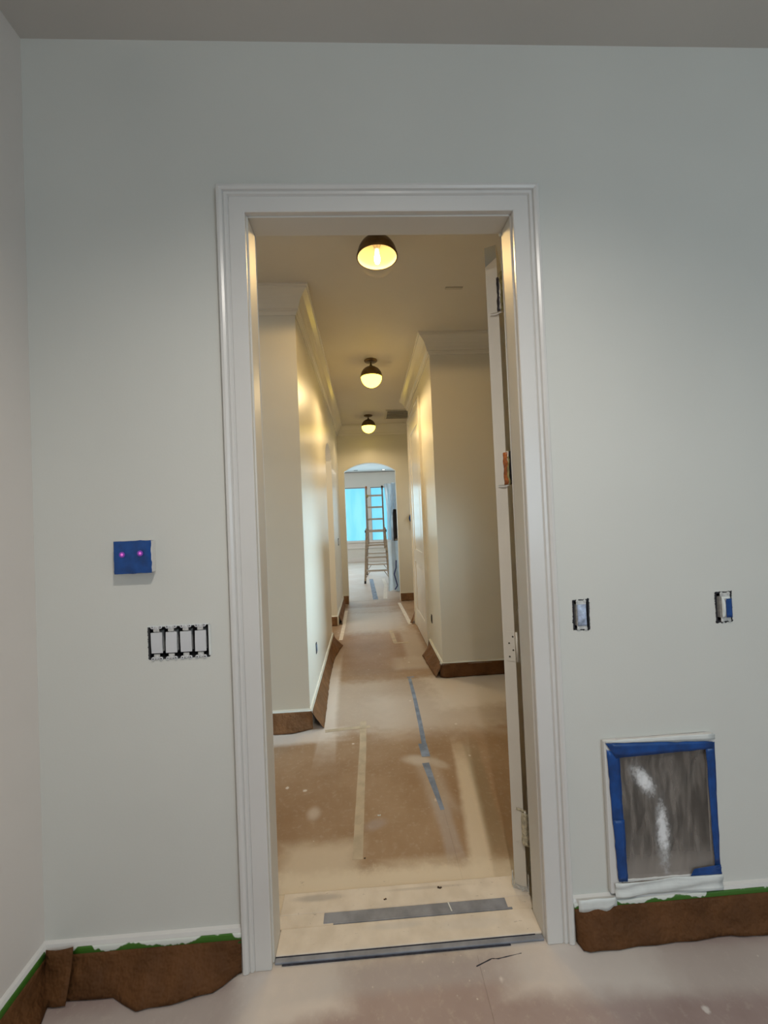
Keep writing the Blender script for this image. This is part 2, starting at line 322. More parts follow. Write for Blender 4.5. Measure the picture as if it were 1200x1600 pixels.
# ------------------------------------------------------------------ mesh helpers
class MB:
    def __init__(s): s.v = []; s.f = []; s.sm = []
    def quad(s, a, b, c, d):
        n = len(s.v); s.v += [a, b, c, d]; s.f.append((n, n + 1, n + 2, n + 3)); s.sm.append(False)
    def poly(s, pts):
        n = len(s.v); s.v += list(pts); s.f.append(tuple(range(n, n + len(pts)))); s.sm.append(False)
    def box(s, x0, x1, y0, y1, z0, z1):
        n = len(s.v)
        s.v += [(x0, y0, z0), (x1, y0, z0), (x1, y1, z0), (x0, y1, z0), (x0, y0, z1), (x1, y0, z1), (x1, y1, z1), (x0, y1, z1)]
        for q in ((0, 3, 2, 1), (4, 5, 6, 7), (0, 1, 5, 4), (1, 2, 6, 5), (2, 3, 7, 6), (3, 0, 4, 7)):
            s.f.append(tuple(n + i for i in q)); s.sm.append(False)
        return s
    def bar(s, p, q, w, d, upv=(0, 0, 1)):
        p, q = Vector(p), Vector(q); t = (q - p).normalized(); u = Vector(upv)
        a = t.cross(u)
        if a.length < 1e-4: a = t.cross(Vector((0, 1, 0)))
        a.normalize(); b2 = a.cross(t).normalized(); n = len(s.v)
        for o in (p, q):
            for i, j in ((-1, -1), (1, -1), (1, 1), (-1, 1)): s.v.append(tuple(o + a * (i * w / 2) + b2 * (j * d / 2)))
        for k in ((3, 2, 1, 0), (4, 5, 6, 7), (0, 1, 5, 4), (1, 2, 6, 5), (2, 3, 7, 6), (3, 0, 4, 7)):
            s.f.append(tuple(n + i for i in k)); s.sm.append(False)
        return s
    def lathe(s, prof, c=(0, 0, 0), seg=32, axis='z'):
        n = len(s.v)
        for r, h in prof:
            for k in range(seg):
                a = 2 * PI * k / seg; x, y = r * math.cos(a), r * math.sin(a)
                if axis == 'z': pnt = (c[0] + x, c[1] + y, c[2] + h)
                elif axis == 'y': pnt = (c[0] + x, c[1] + h, c[2] + y)
                else: pnt = (c[0] + h, c[1] + x, c[2] + y)
                s.v.append(pnt)
        for i in range(len(prof) - 1):
            for k in range(seg):
                k2 = (k + 1) % seg
                s.f.append((n + i * seg + k, n + i * seg + k2, n + (i + 1) * seg + k2, n + (i + 1) * seg + k)); s.sm.append(True)
        return s
    def grid(s, rows, smooth=True):
        n = len(s.v); m_ = len(rows[0])
        for r in rows: s.v += [tuple(p) for p in r]
        for i in range(len(rows) - 1):
            for j in range(m_ - 1):
                s.f.append((n + i * m_ + j, n + i * m_ + j + 1, n + (i + 1) * m_ + j + 1, n + (i + 1) * m_ + j)); s.sm.append(smooth)
        return s
    def prism(s, pts, y0, y1):
        """polygon in x,z pulled along y"""
        k = len(pts)
        s.poly([(x, y0, z) for x, z in pts]); s.poly([(x, y1, z) for x, z in reversed(pts)])
        for i in range(k):
            (x0, z0), (x1, z1) = pts[i], pts[(i + 1) % k]
            s.quad((x0, y1, z0), (x1, y1, z1), (x1, y0, z1), (x0, y0, z0))
        return s
    def build(s, name, mat, parent=None, fix=True, solid=0.0, bevel=0.0):
        me = bpy.data.meshes.new(name); me.from_pydata([tuple(map(float, p)) for p in s.v], [], s.f)
        for p_, q in zip(me.polygons, s.sm): p_.use_smooth = q
        me.materials.append(mat)
        if fix:
            bm = bmesh.new(); bm.from_mesh(me)
            bmesh.ops.remove_doubles(bm, verts=bm.verts, dist=1e-5)
            bmesh.ops.recalc_face_normals(bm, faces=bm.faces); bm.to_mesh(me); bm.free()
        o = bpy.data.objects.new(name, me); COL.objects.link(o)
        if parent is not None:
            o.parent = parent
            o.matrix_parent_inverse = Matrix.Translation(-LOC.get(parent.name, Vector((0, 0, 0))))
        if solid:
            md = o.modifiers.new('thickness', 'SOLIDIFY'); md.thickness = solid; md.offset = 0
        if bevel:
            md = o.modifiers.new('bevel', 'BEVEL'); md.width = bevel; md.segments = 2; md.limit_method = 'ANGLE'
        return o
LOC = {}
def thing(name, label, cat, loc=(0, 0, 0), group=None):
    o = bpy.data.objects.new(name, None); COL.objects.link(o); o.location = loc; o.empty_display_size = 0.1
    LOC[o.name] = Vector(loc)
    o['label'] = label; o['category'] = cat
    if group: o['group'] = group
    return o
def tag(o, label, cat, group=None):
    o['label'] = label; o['category'] = cat
    if group: o['group'] = group
    return o
def struct(o): o['kind'] = 'structure'; return o
def copy_tree(o, parent=None):
    c = o.copy(); COL.objects.link(c)
    if parent is not None: c.parent = parent
    for ch in list(o.children): copy_tree(ch, c)
    return c
def B(*a): return MB().box(*a)

def sweep(path, prof, closed=False):
    """profile (out, up) carried along a level path whose room side is on the left, with mitred corners"""
    mb = MB(); rings = []
    n = len(path)
    for i in range(n):
        p = Vector((*path[i][:2], 0))
        d0 = (Vector((*path[i][:2], 0)) - Vector((*path[i - 1][:2], 0))).normalized() if i > 0 else None
        d1 = (Vector((*path[i + 1][:2], 0)) - Vector((*path[i][:2], 0))).normalized() if i < n - 1 else None
        if d0 is None: d0 = d1
        if d1 is None: d1 = d0
        n0, n1 = Vector((-d0.y, d0.x, 0)), Vector((-d1.y, d1.x, 0))
        k = (n0 + n1); k = k / max(1e-6, k.dot(n0)) if k.length > 1e-6 else n0
        rings.append([(p.x + k.x * o, p.y + k.y * o, path[i][2] + z) for o, z in prof])
    m_ = len(prof)
    for i in range(n - 1):
        for j in range(m_):
            j2 = (j + 1) % m_
            mb.quad(rings[i][j], rings[i + 1][j], rings[i + 1][j2], rings[i][j2])
    mb.poly(rings[0]); mb.poly(list(reversed(rings[-1])))
    return mb

# ------------------------------------------------------------------ room shell
ZC = 3.034
OL, OR, OT, JD = -0.355, 0.5393, 2.44, 0.089
XL, XR, YB = -1.0616, 2.6, -4.2
HL, HR, Y1, Y2 = -0.4347, 0.6308, 1.4876, 2.2324
AY = 5.6

def holed_wall(xs0, xs1, z0, z1, y0, y1, holes):
    xs = sorted({xs0, xs1, *[h[0] for h in holes], *[h[1] for h in holes]}); zs = sorted({z0, z1, *[h[2] for h in holes], *[h[3] for h in holes]})
    def solid(i, j):
        if i < 0 or j < 0 or i >= len(xs) - 1 or j >= len(zs) - 1: return False
        cx, cz = (xs[i] + xs[i + 1]) / 2, (zs[j] + zs[j + 1]) / 2
        return not any(h[0] < cx < h[1] and h[2] < cz < h[3] for h in holes)
    mb = MB()
    for i in range(len(xs) - 1):
        for j in range(len(zs) - 1):
            if not solid(i, j): continue
            a, b_, c, d = xs[i], xs[i + 1], zs[j], zs[j + 1]
            mb.quad((a, y0, c), (b_, y0, c), (b_, y0, d), (a, y0, d)); mb.quad((a, y1, d), (b_, y1, d), (b_, y1, c), (a, y1, c))
            if not solid(i - 1, j): mb.quad((a, y0, c), (a, y0, d), (a, y1, d), (a, y1, c))
            if not solid(i + 1, j): mb.quad((b_, y0, d), (b_, y0, c), (b_, y1, c), (b_, y1, d))
            if not solid(i, j - 1): mb.quad((a, y0, c), (a, y1, c), (b_, y1, c), (b_, y0, c))
            if not solid(i, j + 1): mb.quad((a, y0, d), (b_, y0, d), (b_, y1, d), (a, y1, d))
    return mb
SWITCH = (-0.714, -0.522, 0.996, 1.100)
OUT1, OUT2 = (0.688, 0.743, 1.015, 1.114), (1.191, 1.246, 1.015, 1.116)
NICHE = (0.795, 1.135, 0.175, 0.610)
wf = holed_wall(XL, XR, 0, ZC, 0, JD - 0.001, [(OL - 0.016, OR + 0.016, -1, OT + 0.016), SWITCH, OUT1, OUT2, NICHE]).build('wall_front', M['wall'])
struct(wf)
struct(B(XL - 0.1, XL, YB, JD, 0, ZC).build('wall_left', M['wallwarm']))
struct(B(XR, XR + 0.1, YB, JD, 0, ZC).build('wall_right', M['wall']))
struct(holed_wall(XL, XR, 0, ZC, YB - 0.1, YB, [(1.0, 2.4, 0.8, 2.4)]).build('wall_back', M['wall']))
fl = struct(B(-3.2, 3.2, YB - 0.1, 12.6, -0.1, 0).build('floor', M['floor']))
struct(B(XL - 0.1, XR + 0.1, YB - 0.1, JD * 0.5, ZC, ZC + 0.1).build('ceiling', M['ceil']))
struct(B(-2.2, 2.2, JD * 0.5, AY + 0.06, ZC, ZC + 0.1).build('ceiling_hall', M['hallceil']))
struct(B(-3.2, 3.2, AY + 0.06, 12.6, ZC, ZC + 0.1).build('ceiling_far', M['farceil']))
# hall: cross hall then the narrow corridor
struct(B(-2.1, HL, Y1, Y1 + 0.12, 0, ZC).build('wall_hall_left', M['hall']))
def arch_pts(a0, a1, spring, rise, n=14):
    half = (a1 - a0) / 2; R = (half * half + rise * rise) / (2 * rise); cz = spring + rise - R; cx = (a0 + a1) / 2
    th = math.asin(half / R)
    return [(cx + R * math.sin(-th + 2 * th * i / n), cz + R * math.cos(-th + 2 * th * i / n)) for i in range(n + 1)]
def arch_wall(x0, x1, a0, a1, spring, rise, t0, t1, swap=False):
    mb = MB(); P = arch_pts(a0, a1, spring, rise)
    def V(x, t, z): return (t, x, z) if swap else (x, t, z)
    def pr(poly):
        mb.poly([V(x, t0, z) for x, z in poly]); mb.poly([V(x, t1, z) for x, z in reversed(poly)])
        for i in range(len(poly)):
            (xa, za), (xb, zb) = poly[i], poly[(i + 1) % len(poly)]
            mb.quad(V(xa, t1, za), V(xb, t1, zb), V(xb, t0, zb), V(xa, t0, za))
    mb2 = []
    for t in (t0, t1):
        mb.poly([V(x, t, z) for x, z in ([(x0, 0), (a0, 0), (a0, spring), (a0, ZC), (x0, ZC)])])
        mb.poly([V(x, t, z) for x, z in ([(a1, 0), (x1, 0), (x1, ZC), (a1, ZC), (a1, spring)])])
        for i in range(len(P) - 1):
            mb.poly([V(P[i][0], t, P[i][1]), V(P[i + 1][0], t, P[i + 1][1]), V(P[i + 1][0], t, ZC), V(P[i][0], t, ZC)])
    for i in range(len(P) - 1):
        mb.quad(V(P[i][0], t0, P[i][1]), V(P[i + 1][0], t0, P[i + 1][1]), V(P[i + 1][0], t1, P[i + 1][1]), V(P[i][0], t1, P[i][1]))
    for x, zt in ((a0, spring), (a1, spring), (x0, ZC), (x1, ZC)):
        mb.quad(V(x, t0, 0), V(x, t1, 0), V(x, t1, zt), V(x, t0, zt))
    return mb
struct(arch_wall(Y1 + 0.12, AY, 3.36, 4.19, 2.23, 0.16, HL - 0.12, HL, swap=True).build('wall_hall_left_side', M['hall']))
struct(arch_wall(-2.1, 2.1, -0.335, 0.547, 2.245, 0.145, AY, AY + 0.12).build('wall_arch', M['hall']))
struct(B(HR, 2.1, Y2, 4.1, 0, ZC).build('wall_hall_right', M['hall']))
struct(B(-2.2, -2.1, JD, AY, 0, ZC).build('wall_cross_left', M['hall']))
struct(B(2.1, 2.2, JD, AY, 0, ZC).build('wall_cross_right', M['hall']))
# far room
FY = 12.4
WZ0, WZ1 = 0.70, 2.51
struct(holed_wall(-3.1, 3.1, 0, ZC, FY, FY + 0.15, [(-1.55, 0.03, WZ0, WZ1), (0.205, 1.55, WZ0, WZ1)]).build('wall_far', M['farwall']))
struct(B(-3.2, -3.1, AY + 0.12, FY + 0.15, 0, ZC).build('wall_far_left', M['farwall']))
struct(B(3.1, 3.2, AY + 0.12, FY + 0.15, 0, ZC).build('wall_far_right', M['farwall']))

# floor sheets laid over the floor, meeting under the tape lines
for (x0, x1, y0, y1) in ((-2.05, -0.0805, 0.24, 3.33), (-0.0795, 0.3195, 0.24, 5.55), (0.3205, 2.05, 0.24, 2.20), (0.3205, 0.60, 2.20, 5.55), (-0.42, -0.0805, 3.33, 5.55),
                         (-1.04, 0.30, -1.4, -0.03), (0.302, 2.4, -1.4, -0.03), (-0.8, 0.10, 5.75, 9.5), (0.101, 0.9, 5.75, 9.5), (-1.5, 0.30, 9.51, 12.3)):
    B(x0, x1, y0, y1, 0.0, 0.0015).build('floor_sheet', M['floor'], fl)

# ------------------------------------------------------------------ windows
def window(n, x0, x1):
    r = bpy.data.objects.new('window_%d' % n, None); COL.objects.link(r); struct(r)
    fr = MB(); fr.box(x0, x1, FY + 0.02, FY + 0.07, WZ0, WZ0 + 0.035); fr.box(x0, x1, FY + 0.02, FY + 0.07, WZ1 - 0.035, WZ1)
    fr.box(x0, x0 + 0.035, FY + 0.02, FY + 0.07, WZ0 + 0.035, WZ1 - 0.035); fr.box(x1 - 0.035, x1, FY + 0.02, FY + 0.07, WZ0 + 0.035, WZ1 - 0.035)
    fr.build('window_frame', M['trim'], r)
    rows = []
    for i in range(10):
        z = WZ0 + 0.02 + (WZ1 - WZ0 - 0.05) * i / 9
        rows.append([(x0 + 0.02 + (x1 - x0 - 0.04) * j / 14, FY + 0.012 + 0.007 * mnoise.noise((j * 0.5 + n * 9, i * 0.4, 1)), z) for j in range(15)])
    MB().grid(rows).build('plastic_film', M['film'], r)
    B(x0 - 0.0, x1, FY + 0.001, FY + 0.02, WZ1 - 0.016, WZ1 + 0.0).build('film_edge', M['flash'], r)
window(1, -1.55, 0.03); window(2, 0.205, 1.55)
sl = MB(); sl.box(-1.7, 1.7, FY - 0.09, FY, 0.655, 0.70); sl.box(-1.65, 1.65, FY - 0.02, FY, 0.52, 0.655); sl.box(-1.65, 1.65, FY - 0.05, FY, 0.45, 0.52)
struct(sl.build('trim_1', M['trim']))
struct(B(-3.1, 3.1, FY - 0.02, FY, 0, 0.14).build('baseboard_far', M['trim']))
struct(B(-3.1, 3.1, FY - 0.03, FY, ZC - 0.012, ZC - 0.0).build('trim_2', M['flash']))  # dark strip in place of the shadow under the far ceiling
ns = bpy.data.objects.new('window_3', None); COL.objects.link(ns); struct(ns)
nf = MB()
for q in ((1.0, 2.4, 0.8, 0.85), (1.0, 2.4, 2.35, 2.4), (1.0, 1.05, 0.85, 2.35), (2.35, 2.4, 0.85, 2.35), (1.68, 1.72, 0.85, 2.35)): nf.box(q[0], q[1], YB - 0.07, YB - 0.03, q[2], q[3])
nf.build('window_frame', M['trim'], ns)

# ------------------------------------------------------------------ crown moulding, baseboards
CR = [(0, 0), (0.108, 0), (0.108, -0.012), (0.099, -0.014), (0.096, -0.026), (0.086, -0.034), (0.066, -0.052), (0.048, -0.076), (0.036, -0.105), (0.030, -0.128),
      (0.024, -0.132), (0.024, -0.142), (0.015, -0.146), (0.012, -0.158), (0.008, -0.168), (0, -0.168)]
def crown(n, path): struct(sweep([(x, y, ZC) for x, y in path], CR).build('trim_%d' % n, M['htrim']))
crown(3, [(2.1, AY), (HL, AY), (HL, Y1), (-2.1, Y1)][::1])
crown(4, [(2.1, Y2), (HR, Y2), (HR, 4.1), (2.1, 4.1)])
BP = [(0, 0), (0.016, 0), (0.016, 0.118), (0.010, 0.130), (0, 0.133)]
def base(name, path, mat): struct(sweep([(x, y, 0.0016) for x, y in path], BP).build(name, mat))
base('baseboard_front_left', [(-0.4445, 0), (XL, 0), (XL, -3.8)], M['trim'])
base('baseboard_front_right', [(XR, 0), (0.628, 0)], M['trim'])
base('baseboard_hall_left', [(HL, 3.36), (HL, Y1), (-2.1, Y1)], M['htrim'])
base('baseboard_arch_left', [(-0.335, AY), (HL, AY), (HL, 4.19), (HL - 0.11, 4.19)], M['htrim'])
base('baseboard_arch_right', [(2.1, AY), (0.547, AY)], M['htrim'])
base('baseboard_hall_right', [(2.1, Y2), (HR, Y2), (HR, 2.93)], M['htrim'])

# ------------------------------------------------------------------ door casing and jamb
CP = [(0, 0), (0, 0.018), (0.003, 0.020), (0.050, 0.020), (0.053, 0.0165), (0.057, 0.0225), (0.065, 0.0235), (0.0675, 0.0195), (0.071, 0.0265), (0.079, 0.0295), (0.0865, 0.0285), (0.0892, 0.0255), (0.0892, 0)]
def casing(n, y, sgn, mat, idx):
    rv = 0.0 if sgn < 0 else 0.022
    cx0, cx1, top = OL - rv, OR + rv, OT + rv
    def ring(px, pz, dx, dz): return [(px + dx * w_, y + sgn * t_, pz + dz * w_) for w_, t_ in CP]
    R = [ring(cx0, 0.0016, -1, 0), ring(cx0, top, -1, 1), ring(cx1, top, 1, 1), ring(cx1, 0.0016, 1, 0)]
    for i in range(3):
        mb = MB(); a, b_ = R[i], R[i + 1]
        for j in range(len(CP)):
            j2 = (j + 1) % len(CP); mb.quad(a[j], b_[j], b_[j2], a[j2])
        mb.poly(a); mb.poly(b_[::-1])
        struct(mb.build('trim_%d' % (idx + i), mat))
casing(0, 0.0, -1, M['trim'], 5)
casing(0, JD, 1, M['htrim'], 8)
jb = MB(); e = 0.005
jb.box(OL - 0.0155, OL + e, -0.0005, JD, 0.0016, OT + 0.0155); jb.box(OR - e, OR + 0.0155, -0.0005, JD, 0.0016, OT + 0.0155); jb.box(OL + e, OR - e, -0.0005, JD, OT - e, OT + 0.0155)
struct(jb.build('trim_11', M['htrim2'], bevel=0.0025))

# ------------------------------------------------------------------ door standing open, hinge edge to us
dr = bpy.data.objects.new('door_1', None); COL.objects.link(dr); dr.location = (0.5055, 0.181, 0.022); struct(dr)
dr.rotation_euler = (0, -0.0018, -math.radians(26))   # local +y = along the leaf away from the hinges, +x across its edge
LOC[dr.name] = Vector((0, 0, 0))
TH, DW, DH = 0.043, 0.86, 2.425
def dpart(mb, name, mat, parent=dr, **k):
    o = mb.build(name, mat, None, **k); o.parent = parent; return o
# leaf with two sunk panels on each face
leaf = MB()
leaf.box(0.006, TH - 0.006, 0.10, DW - 0.10, 0.15, DH - 0.12)
leaf.box(0, TH, 0, 0.11, 0, DH); leaf.box(0, TH, DW - 0.11, DW, 0, DH); leaf.box(0, TH, 0.11, DW - 0.11, 0, 0.22); leaf.box(0, TH, 0.11, DW - 0.11, DH - 0.13, DH); leaf.box(0, TH, 0.11, DW - 0.11, 0.86, 1.0)
lf = dpart(leaf, 'door_leaf', M['door'])
p_ = dpart(MB().prism([(0.0005, DH - 0.075), (TH - 0.0005, DH - 0.048), (TH - 0.0005, DH), (0.0005, DH)], -0.0012, 0.001), 'bare_patch', M['doorgrey']); p_['label'] = 'grey unpainted patch'
# bottom sweep with a bent metal end
bs = MB(); bs.box(-0.006, TH + 0.006, -0.004, DW, -0.014, -0.002); bs.bar((-0.006, -0.004, 0.0), (-0.006, -0.004, 0.05), 0.004, 0.01)
bs.bar((0.0, -0.006, 0.004), (0.02, -0.006, -0.004), 0.006, 0.004); bs.bar((0.026, -0.006, -0.012), (TH, -0.006, 0.004), 0.005, 0.004); bs.bar((TH + 0.006, 0.0, -0.014), (TH + 0.008, -0.006, 0.05), 0.003, 0.01)
dpart(bs, 'door_sweep', M['steel'])
def crumple(x0, x1, y0, y1, z0, z1, sd, nx=6, nz=12, amp=0.004):
    rows = []
    for i in range(nz + 1):
        t = i / nz; z = z0 + (z1 - z0) * t; wob = 0.005 * mnoise.noise((sd, t * 5, 0))
        row = []
        for j in range(nx + 1):
            a = PI * j / nx; cx = (x0 + x1) / 2 - (x1 - x0) / 2 * math.cos(a) + wob
            d = amp * mnoise.noise((j * 0.9 + sd, i * 0.8, sd)); row.append((cx, y0 - (y0 - y1) * math.sin(a) + d, z + 0.004 * mnoise.noise((j + sd, i, 3))))
        rows.append(row)
    return MB().grid(rows)
def hinge(z0, z1, mats, sd, lbl, screws=False):
    k = MB().lathe([(0.0001, z0), (0.006, z0), (0.006, z1), (0.0001, z1)], (TH + 0.008, -0.003, 0), 12)
    k.box(0.012, TH, -0.0022, 0.0, z0, z1)
    h = dpart(k, 'hinge', M['door']); h['label'] = lbl
    if screws:
        for q in range(4):
            s_ = MB().lathe([(0.0001, -0.0035), (0.0034, -0.003), (0.0034, -0.002)], (0.022 + (q % 2) * 0.014, 0, z0 + 0.017 + q * (z1 - z0 - 0.034) / 3), 10, 'y')
            dpart(s_, 'screw', M['slat'], h)
        return h
    for i, (mt, xa, xb, ya, za, zb) in enumerate(mats):
        dpart(crumple(xa, xb, -0.003, -0.003 - ya, z0 + za, z1 + zb, sd + i * 3.7), 'masking_tape', M[mt], h, solid=0.0008)
    return h
M['tapeblack'] = pbr('black_tape', (0.018, 0.014, 0.02), 0.35, var=0.4, scale=80)
hinge(2.165, 2.295, [('tapeblack', TH - 0.004, TH + 0.010, 0.006, 0, 0), ('tapeolive', TH + 0.008, TH + 0.020, 0.008, 0.0, 0.02)], 1.0, 'hinge wrapped in black and olive tape')
hinge(1.505, 1.63, [('tapeorange', TH - 0.010, TH + 0.012, 0.006, 0.0, -0.004), ('tapeolive', TH + 0.004, TH + 0.014, 0.011, -0.002, -0.02), ('tapeblack', TH + 0.010, TH + 0.022, 0.008, 0, 0)], 2.0, 'hinge wrapped in orange brown tape')
hinge(0.838, 0.948, [], 3.0, 'hinge leaf painted over with the door edge', True)
hinge(0.165, 0.285, [('tapecream', TH - 0.008, TH + 0.022, 0.014, 0, 0)], 4.0, 'hinge wrapped in crumpled cream tape')
for z in (2.155, 1.497): dpart(MB().bar((0.012, -0.003, z + 0.004), (0.03, -0.005, z), 0.003, 0.004).bar((0.03, -0.005, z), (TH + 0.01, -0.006, z + 0.006), 0.003, 0.004), 'paint_ridge', M['trim'])
dpart(MB().bar((0.018, -0.003, 0.288), (TH + 0.006, -0.005, 0.285), 0.003, 0.007), 'paint_ridge', M['tapecream'])
# door latch bits left on the head of the jamb
tag(MB().lathe([(0.0001, 0), (0.006, 0.001), (0.007, 0.006), (0.003, 0.012), (0.0001, 0.013)], (0.532, JD - 0.004, 2.425), 8).build('plaster_clump', M['paint']), 'small white lump of filler at the top right corner of the door frame', 'filler')

# ------------------------------------------------------------------ hall side door (right wall)
d2 = bpy.data.objects.new('door_2', None); COL.objects.link(d2); struct(d2)
X0 = HR
DY0, DY1, DTOP = 3.03, 3.96, 2.62
cs = MB(); cs.box(X0 - 0.020, X0, DY0 - 0.075, DY0, 0.0016, DTOP + 0.075); cs.box(X0 - 0.020, X0, DY1, DY1 + 0.075, 0.0016, DTOP + 0.075); cs.box(X0 - 0.020, X0, DY0, DY1, DTOP, DTOP + 0.075)
cs.box(X0 - 0.028, X0, DY0 - 0.095, DY0 - 0.075, 0.0016, DTOP + 0.095); cs.box(X0 - 0.028, X0, DY1 + 0.075, DY1 + 0.095, 0.0016, DTOP + 0.095); cs.box(X0 - 0.028, X0, DY0 - 0.075, DY1 + 0.075, DTOP + 0.075, DTOP + 0.095)
cs.build('door_casing', M['htrim'], d2)
lf2 = MB()
xf = X0 - 0.016
lf2.box(xf + 0.010, X0 - 0.0005, DY0, DY1, 0.012, DTOP)
for (ya, yb, za, zb) in ((DY0, DY0 + 0.13, 0.012, DTOP), (DY1 - 0.13, DY1, 0.012, DTOP), (DY0 + 0.13, DY1 - 0.13, 0.012, 0.25), (DY0 + 0.13, DY1 - 0.13, 0.86, 1.02), (DY0 + 0.13, DY1 - 0.13, DTOP - 0.15, DTOP)):
    lf2.box(xf, xf + 0.010, ya, yb, za, zb)
lf2.build('door_leaf', M['htrim'], d2)
for za, zb in ((0.25, 0.86), (1.02, DTOP - 0.15)):
    pn = MB(); ya, yb = DY0 + 0.13, DY1 - 0.13
    o_, i_ = [(ya, za), (yb, za), (yb, zb), (ya, zb)], [(ya + 0.05, za + 0.05), (yb - 0.05, za + 0.05), (yb - 0.05, zb - 0.05), (ya + 0.05, zb - 0.05)]
    for k in range(4):
        k2 = (k + 1) % 4
        pn.quad((xf + 0.0095, *o_[k]), (xf + 0.0095, *o_[k2]), (xf + 0.003, *i_[k2]), (xf + 0.003, *i_[k]))
    pn.poly([(xf + 0.003, *q) for q in i_]); pn.build('door_panel', M['htrim'], d2)

# ------------------------------------------------------------------ masking paper along the foot of the walls
def paper(label, stations, mat, tape, ztop=0.101, seed=0, group='masking paper along the baseboards', tz=(0.094, 0.123), n=9):
    """stations: x, y on the wall face, unit normal, spread of the paper's foot over the floor"""
    r = thing('masking_paper', label, 'masking paper', (stations[0][0], stations[0][1], 0), group)
    S = []
    for a, b_ in zip(stations[:-1], stations[1:]):
        L = math.hypot(b_[0] - a[0], b_[1] - a[1]); k = max(2, int(L / 0.03))
        for i in range(k):
            t = i / k; S.append([a[q] + (b_[q] - a[q]) * t for q in range(5)])
    S.append(list(stations[-1]))
    rows = []
    for i in range(n + 1):
        t = i / n; row = []
        for k, (x, y, nx, ny, off) in enumerate(S):
            L = math.hypot(nx, ny) or 1
            f = t ** 1.5 + 0.10 * math.sin(PI * t)
            d = 0.0195 + (off - 0.0195) * f
            d += 0.007 * math.sin(PI * t) * mnoise.noise((k * 0.22 + seed, t * 2.0, seed)) + 0.004 * t * mnoise.noise((k * 0.5, seed, 2))
            d = max(d, 0.0185)
            z = ztop * (1 - t) ** 1.05 + 0.0035 + 0.003 * t * (1 + mnoise.noise((k * 0.33 + seed, 5, 0)))
            row.append((x + nx / L * d, y + ny / L * d, z))
        rows.append(row)
    MB().grid(rows).build('paper', mat, r, solid=0.0006)
    if tape:
        rows = [[(x + nx / (math.hypot(nx, ny) or 1) * dd, y + ny / (math.hypot(nx, ny) or 1) * dd, z) for (x, y, nx, ny, off) in S] for z, dd in ((tz[1], 0.0158), (0.118, 0.0178), (tz[0], 0.0205))]
        MB().grid(rows).build('green_tape', tape, r, solid=0.0004)
    return r
k_ = 0.7071
p1 = paper('brown masking paper sagging from the baseboard under the switches, left of the door', [(-0.975, 0, 0, -1, 0.058), (-0.90, 0, 0, -1, 0.060), (-0.82, 0, 0, -1, 0.060), (-0.73, 0, 0, -1, 0.103), (-0.60, 0, 0, -1, 0.088), (-0.52, 0, 0, -1, 0.073), (-0.47, 0, 0, -1, 0.036), (-0.447, 0, 0, -1, 0.024)], M['kraft'], M['greentape'], seed=1)
p2 = paper('brown masking paper running along the left wall into the near corner', [(XL, -1.2, 1, 0, 0.09), (XL, -0.25, 1, 0, 0.085), (XL, -0.12, 1, 0, 0.072), (XL, -0.022, 1, 0, 0.045)], M['kraft'], M['greentape'], seed=2)
# flap lapping round the corner
rows = []
for i in range(7):
    t = i / 6; z = 0.122 * (1 - t) + 0.006
    rows.append([(XL + 0.021 + (0.082 + 0.008 * t) * j / 5, -0.023 - (0.036 + 0.014 * j / 5) * t ** 1.3 - 0.006 * math.sin(PI * j / 5), z + 0.003 * j / 5) for j in range(6)])
MB().grid(rows).build('paper_flap', M['kraft'], p2, solid=0.0006)
paper('brown masking paper along the baseboard right of the door, under the masked opening', [(0.634, 0, 0, -1, 0.022), (0.642, 0, 0, -1, 0.052), (0.66, 0, 0, -1, 0.060), (0.85, 0, 0, -1, 0.055), (1.05, 0, 0, -1, 0.052), (1.14, 0, 0, -1, 0.048), (1.18, 0, 0, -1, 0.056), (1.6, 0, 0, -1, 0.06), (2.4, 0, 0, -1, 0.06)], M['kraft'], M['greentape'], seed=3, ztop=0.104)
paper('brown masking paper on the end face of the left hall wall', [(-1.9, Y1, 0, -1, 0.07), (-0.9, Y1, 0, -1, 0.06), (-0.55, Y1, 0, -1, 0.075), (-0.49, Y1, 0, -1, 0.055), (HL + 0.019, Y1, 0, -1, 0.024)], M['kraft2'], M['greentape2'], seed=4, ztop=0.119, tz=(0.112, 0.1315))
paper('long flared strip of brown masking paper along the left hall wall', [(HL, Y1 - 0.03, 1, 0.0, 0.095), (HL, 1.75, 1, 0, 0.085), (HL, 2.3, 1, 0, 0.060), (HL, 2.85, 1, 0, 0.060), (HL, 3.15, 1, 0, 0.10), (HL, 3.28, 1, 0, 0.125), (HL, 3.36, 1, 0, 0.03)], M['kraft2'], M['greentape2'], seed=5, ztop=0.119, tz=(0.112, 0.1315))
paper('short piece of brown masking paper on the far jamb of the left hall opening', [(HL - 0.10, 4.19, 0, -1, 0.03), (HL - 0.001, 4.19, 0, -1, 0.035)], M['kraft2'], M['greentape2'], seed=6, ztop=0.119, tz=(0.112, 0.1315))
paper('brown masking paper bunched along the wall left of the far arch', [(HL, 4.22, 1, 0, 0.07), (HL, 4.30, 1, 0, 0.05), (HL, 4.8, 1, 0, 0.05), (HL, 5.40, 1, 0, 0.05)], M['kraft2'], M['greentape2'], seed=7, ztop=0.119, tz=(0.112, 0.1315))
paper('small brown paper bundle on the left foot of the far arch', [(-0.43, AY, 0, -1, 0.10), (-0.38, AY, 0, -1, 0.06), (-0.336, AY, 0, -1, 0.11)], M['kraft2'], None, seed=8, ztop=0.13)
paper('brown masking paper on the right foot of the far arch', [(0.549, AY, 0, -1, 0.06), (0.62, AY, 0, -1, 0.03), (1.4, AY, 0, -1, 0.03)], M['kraft2'], None, seed=9, ztop=0.13)
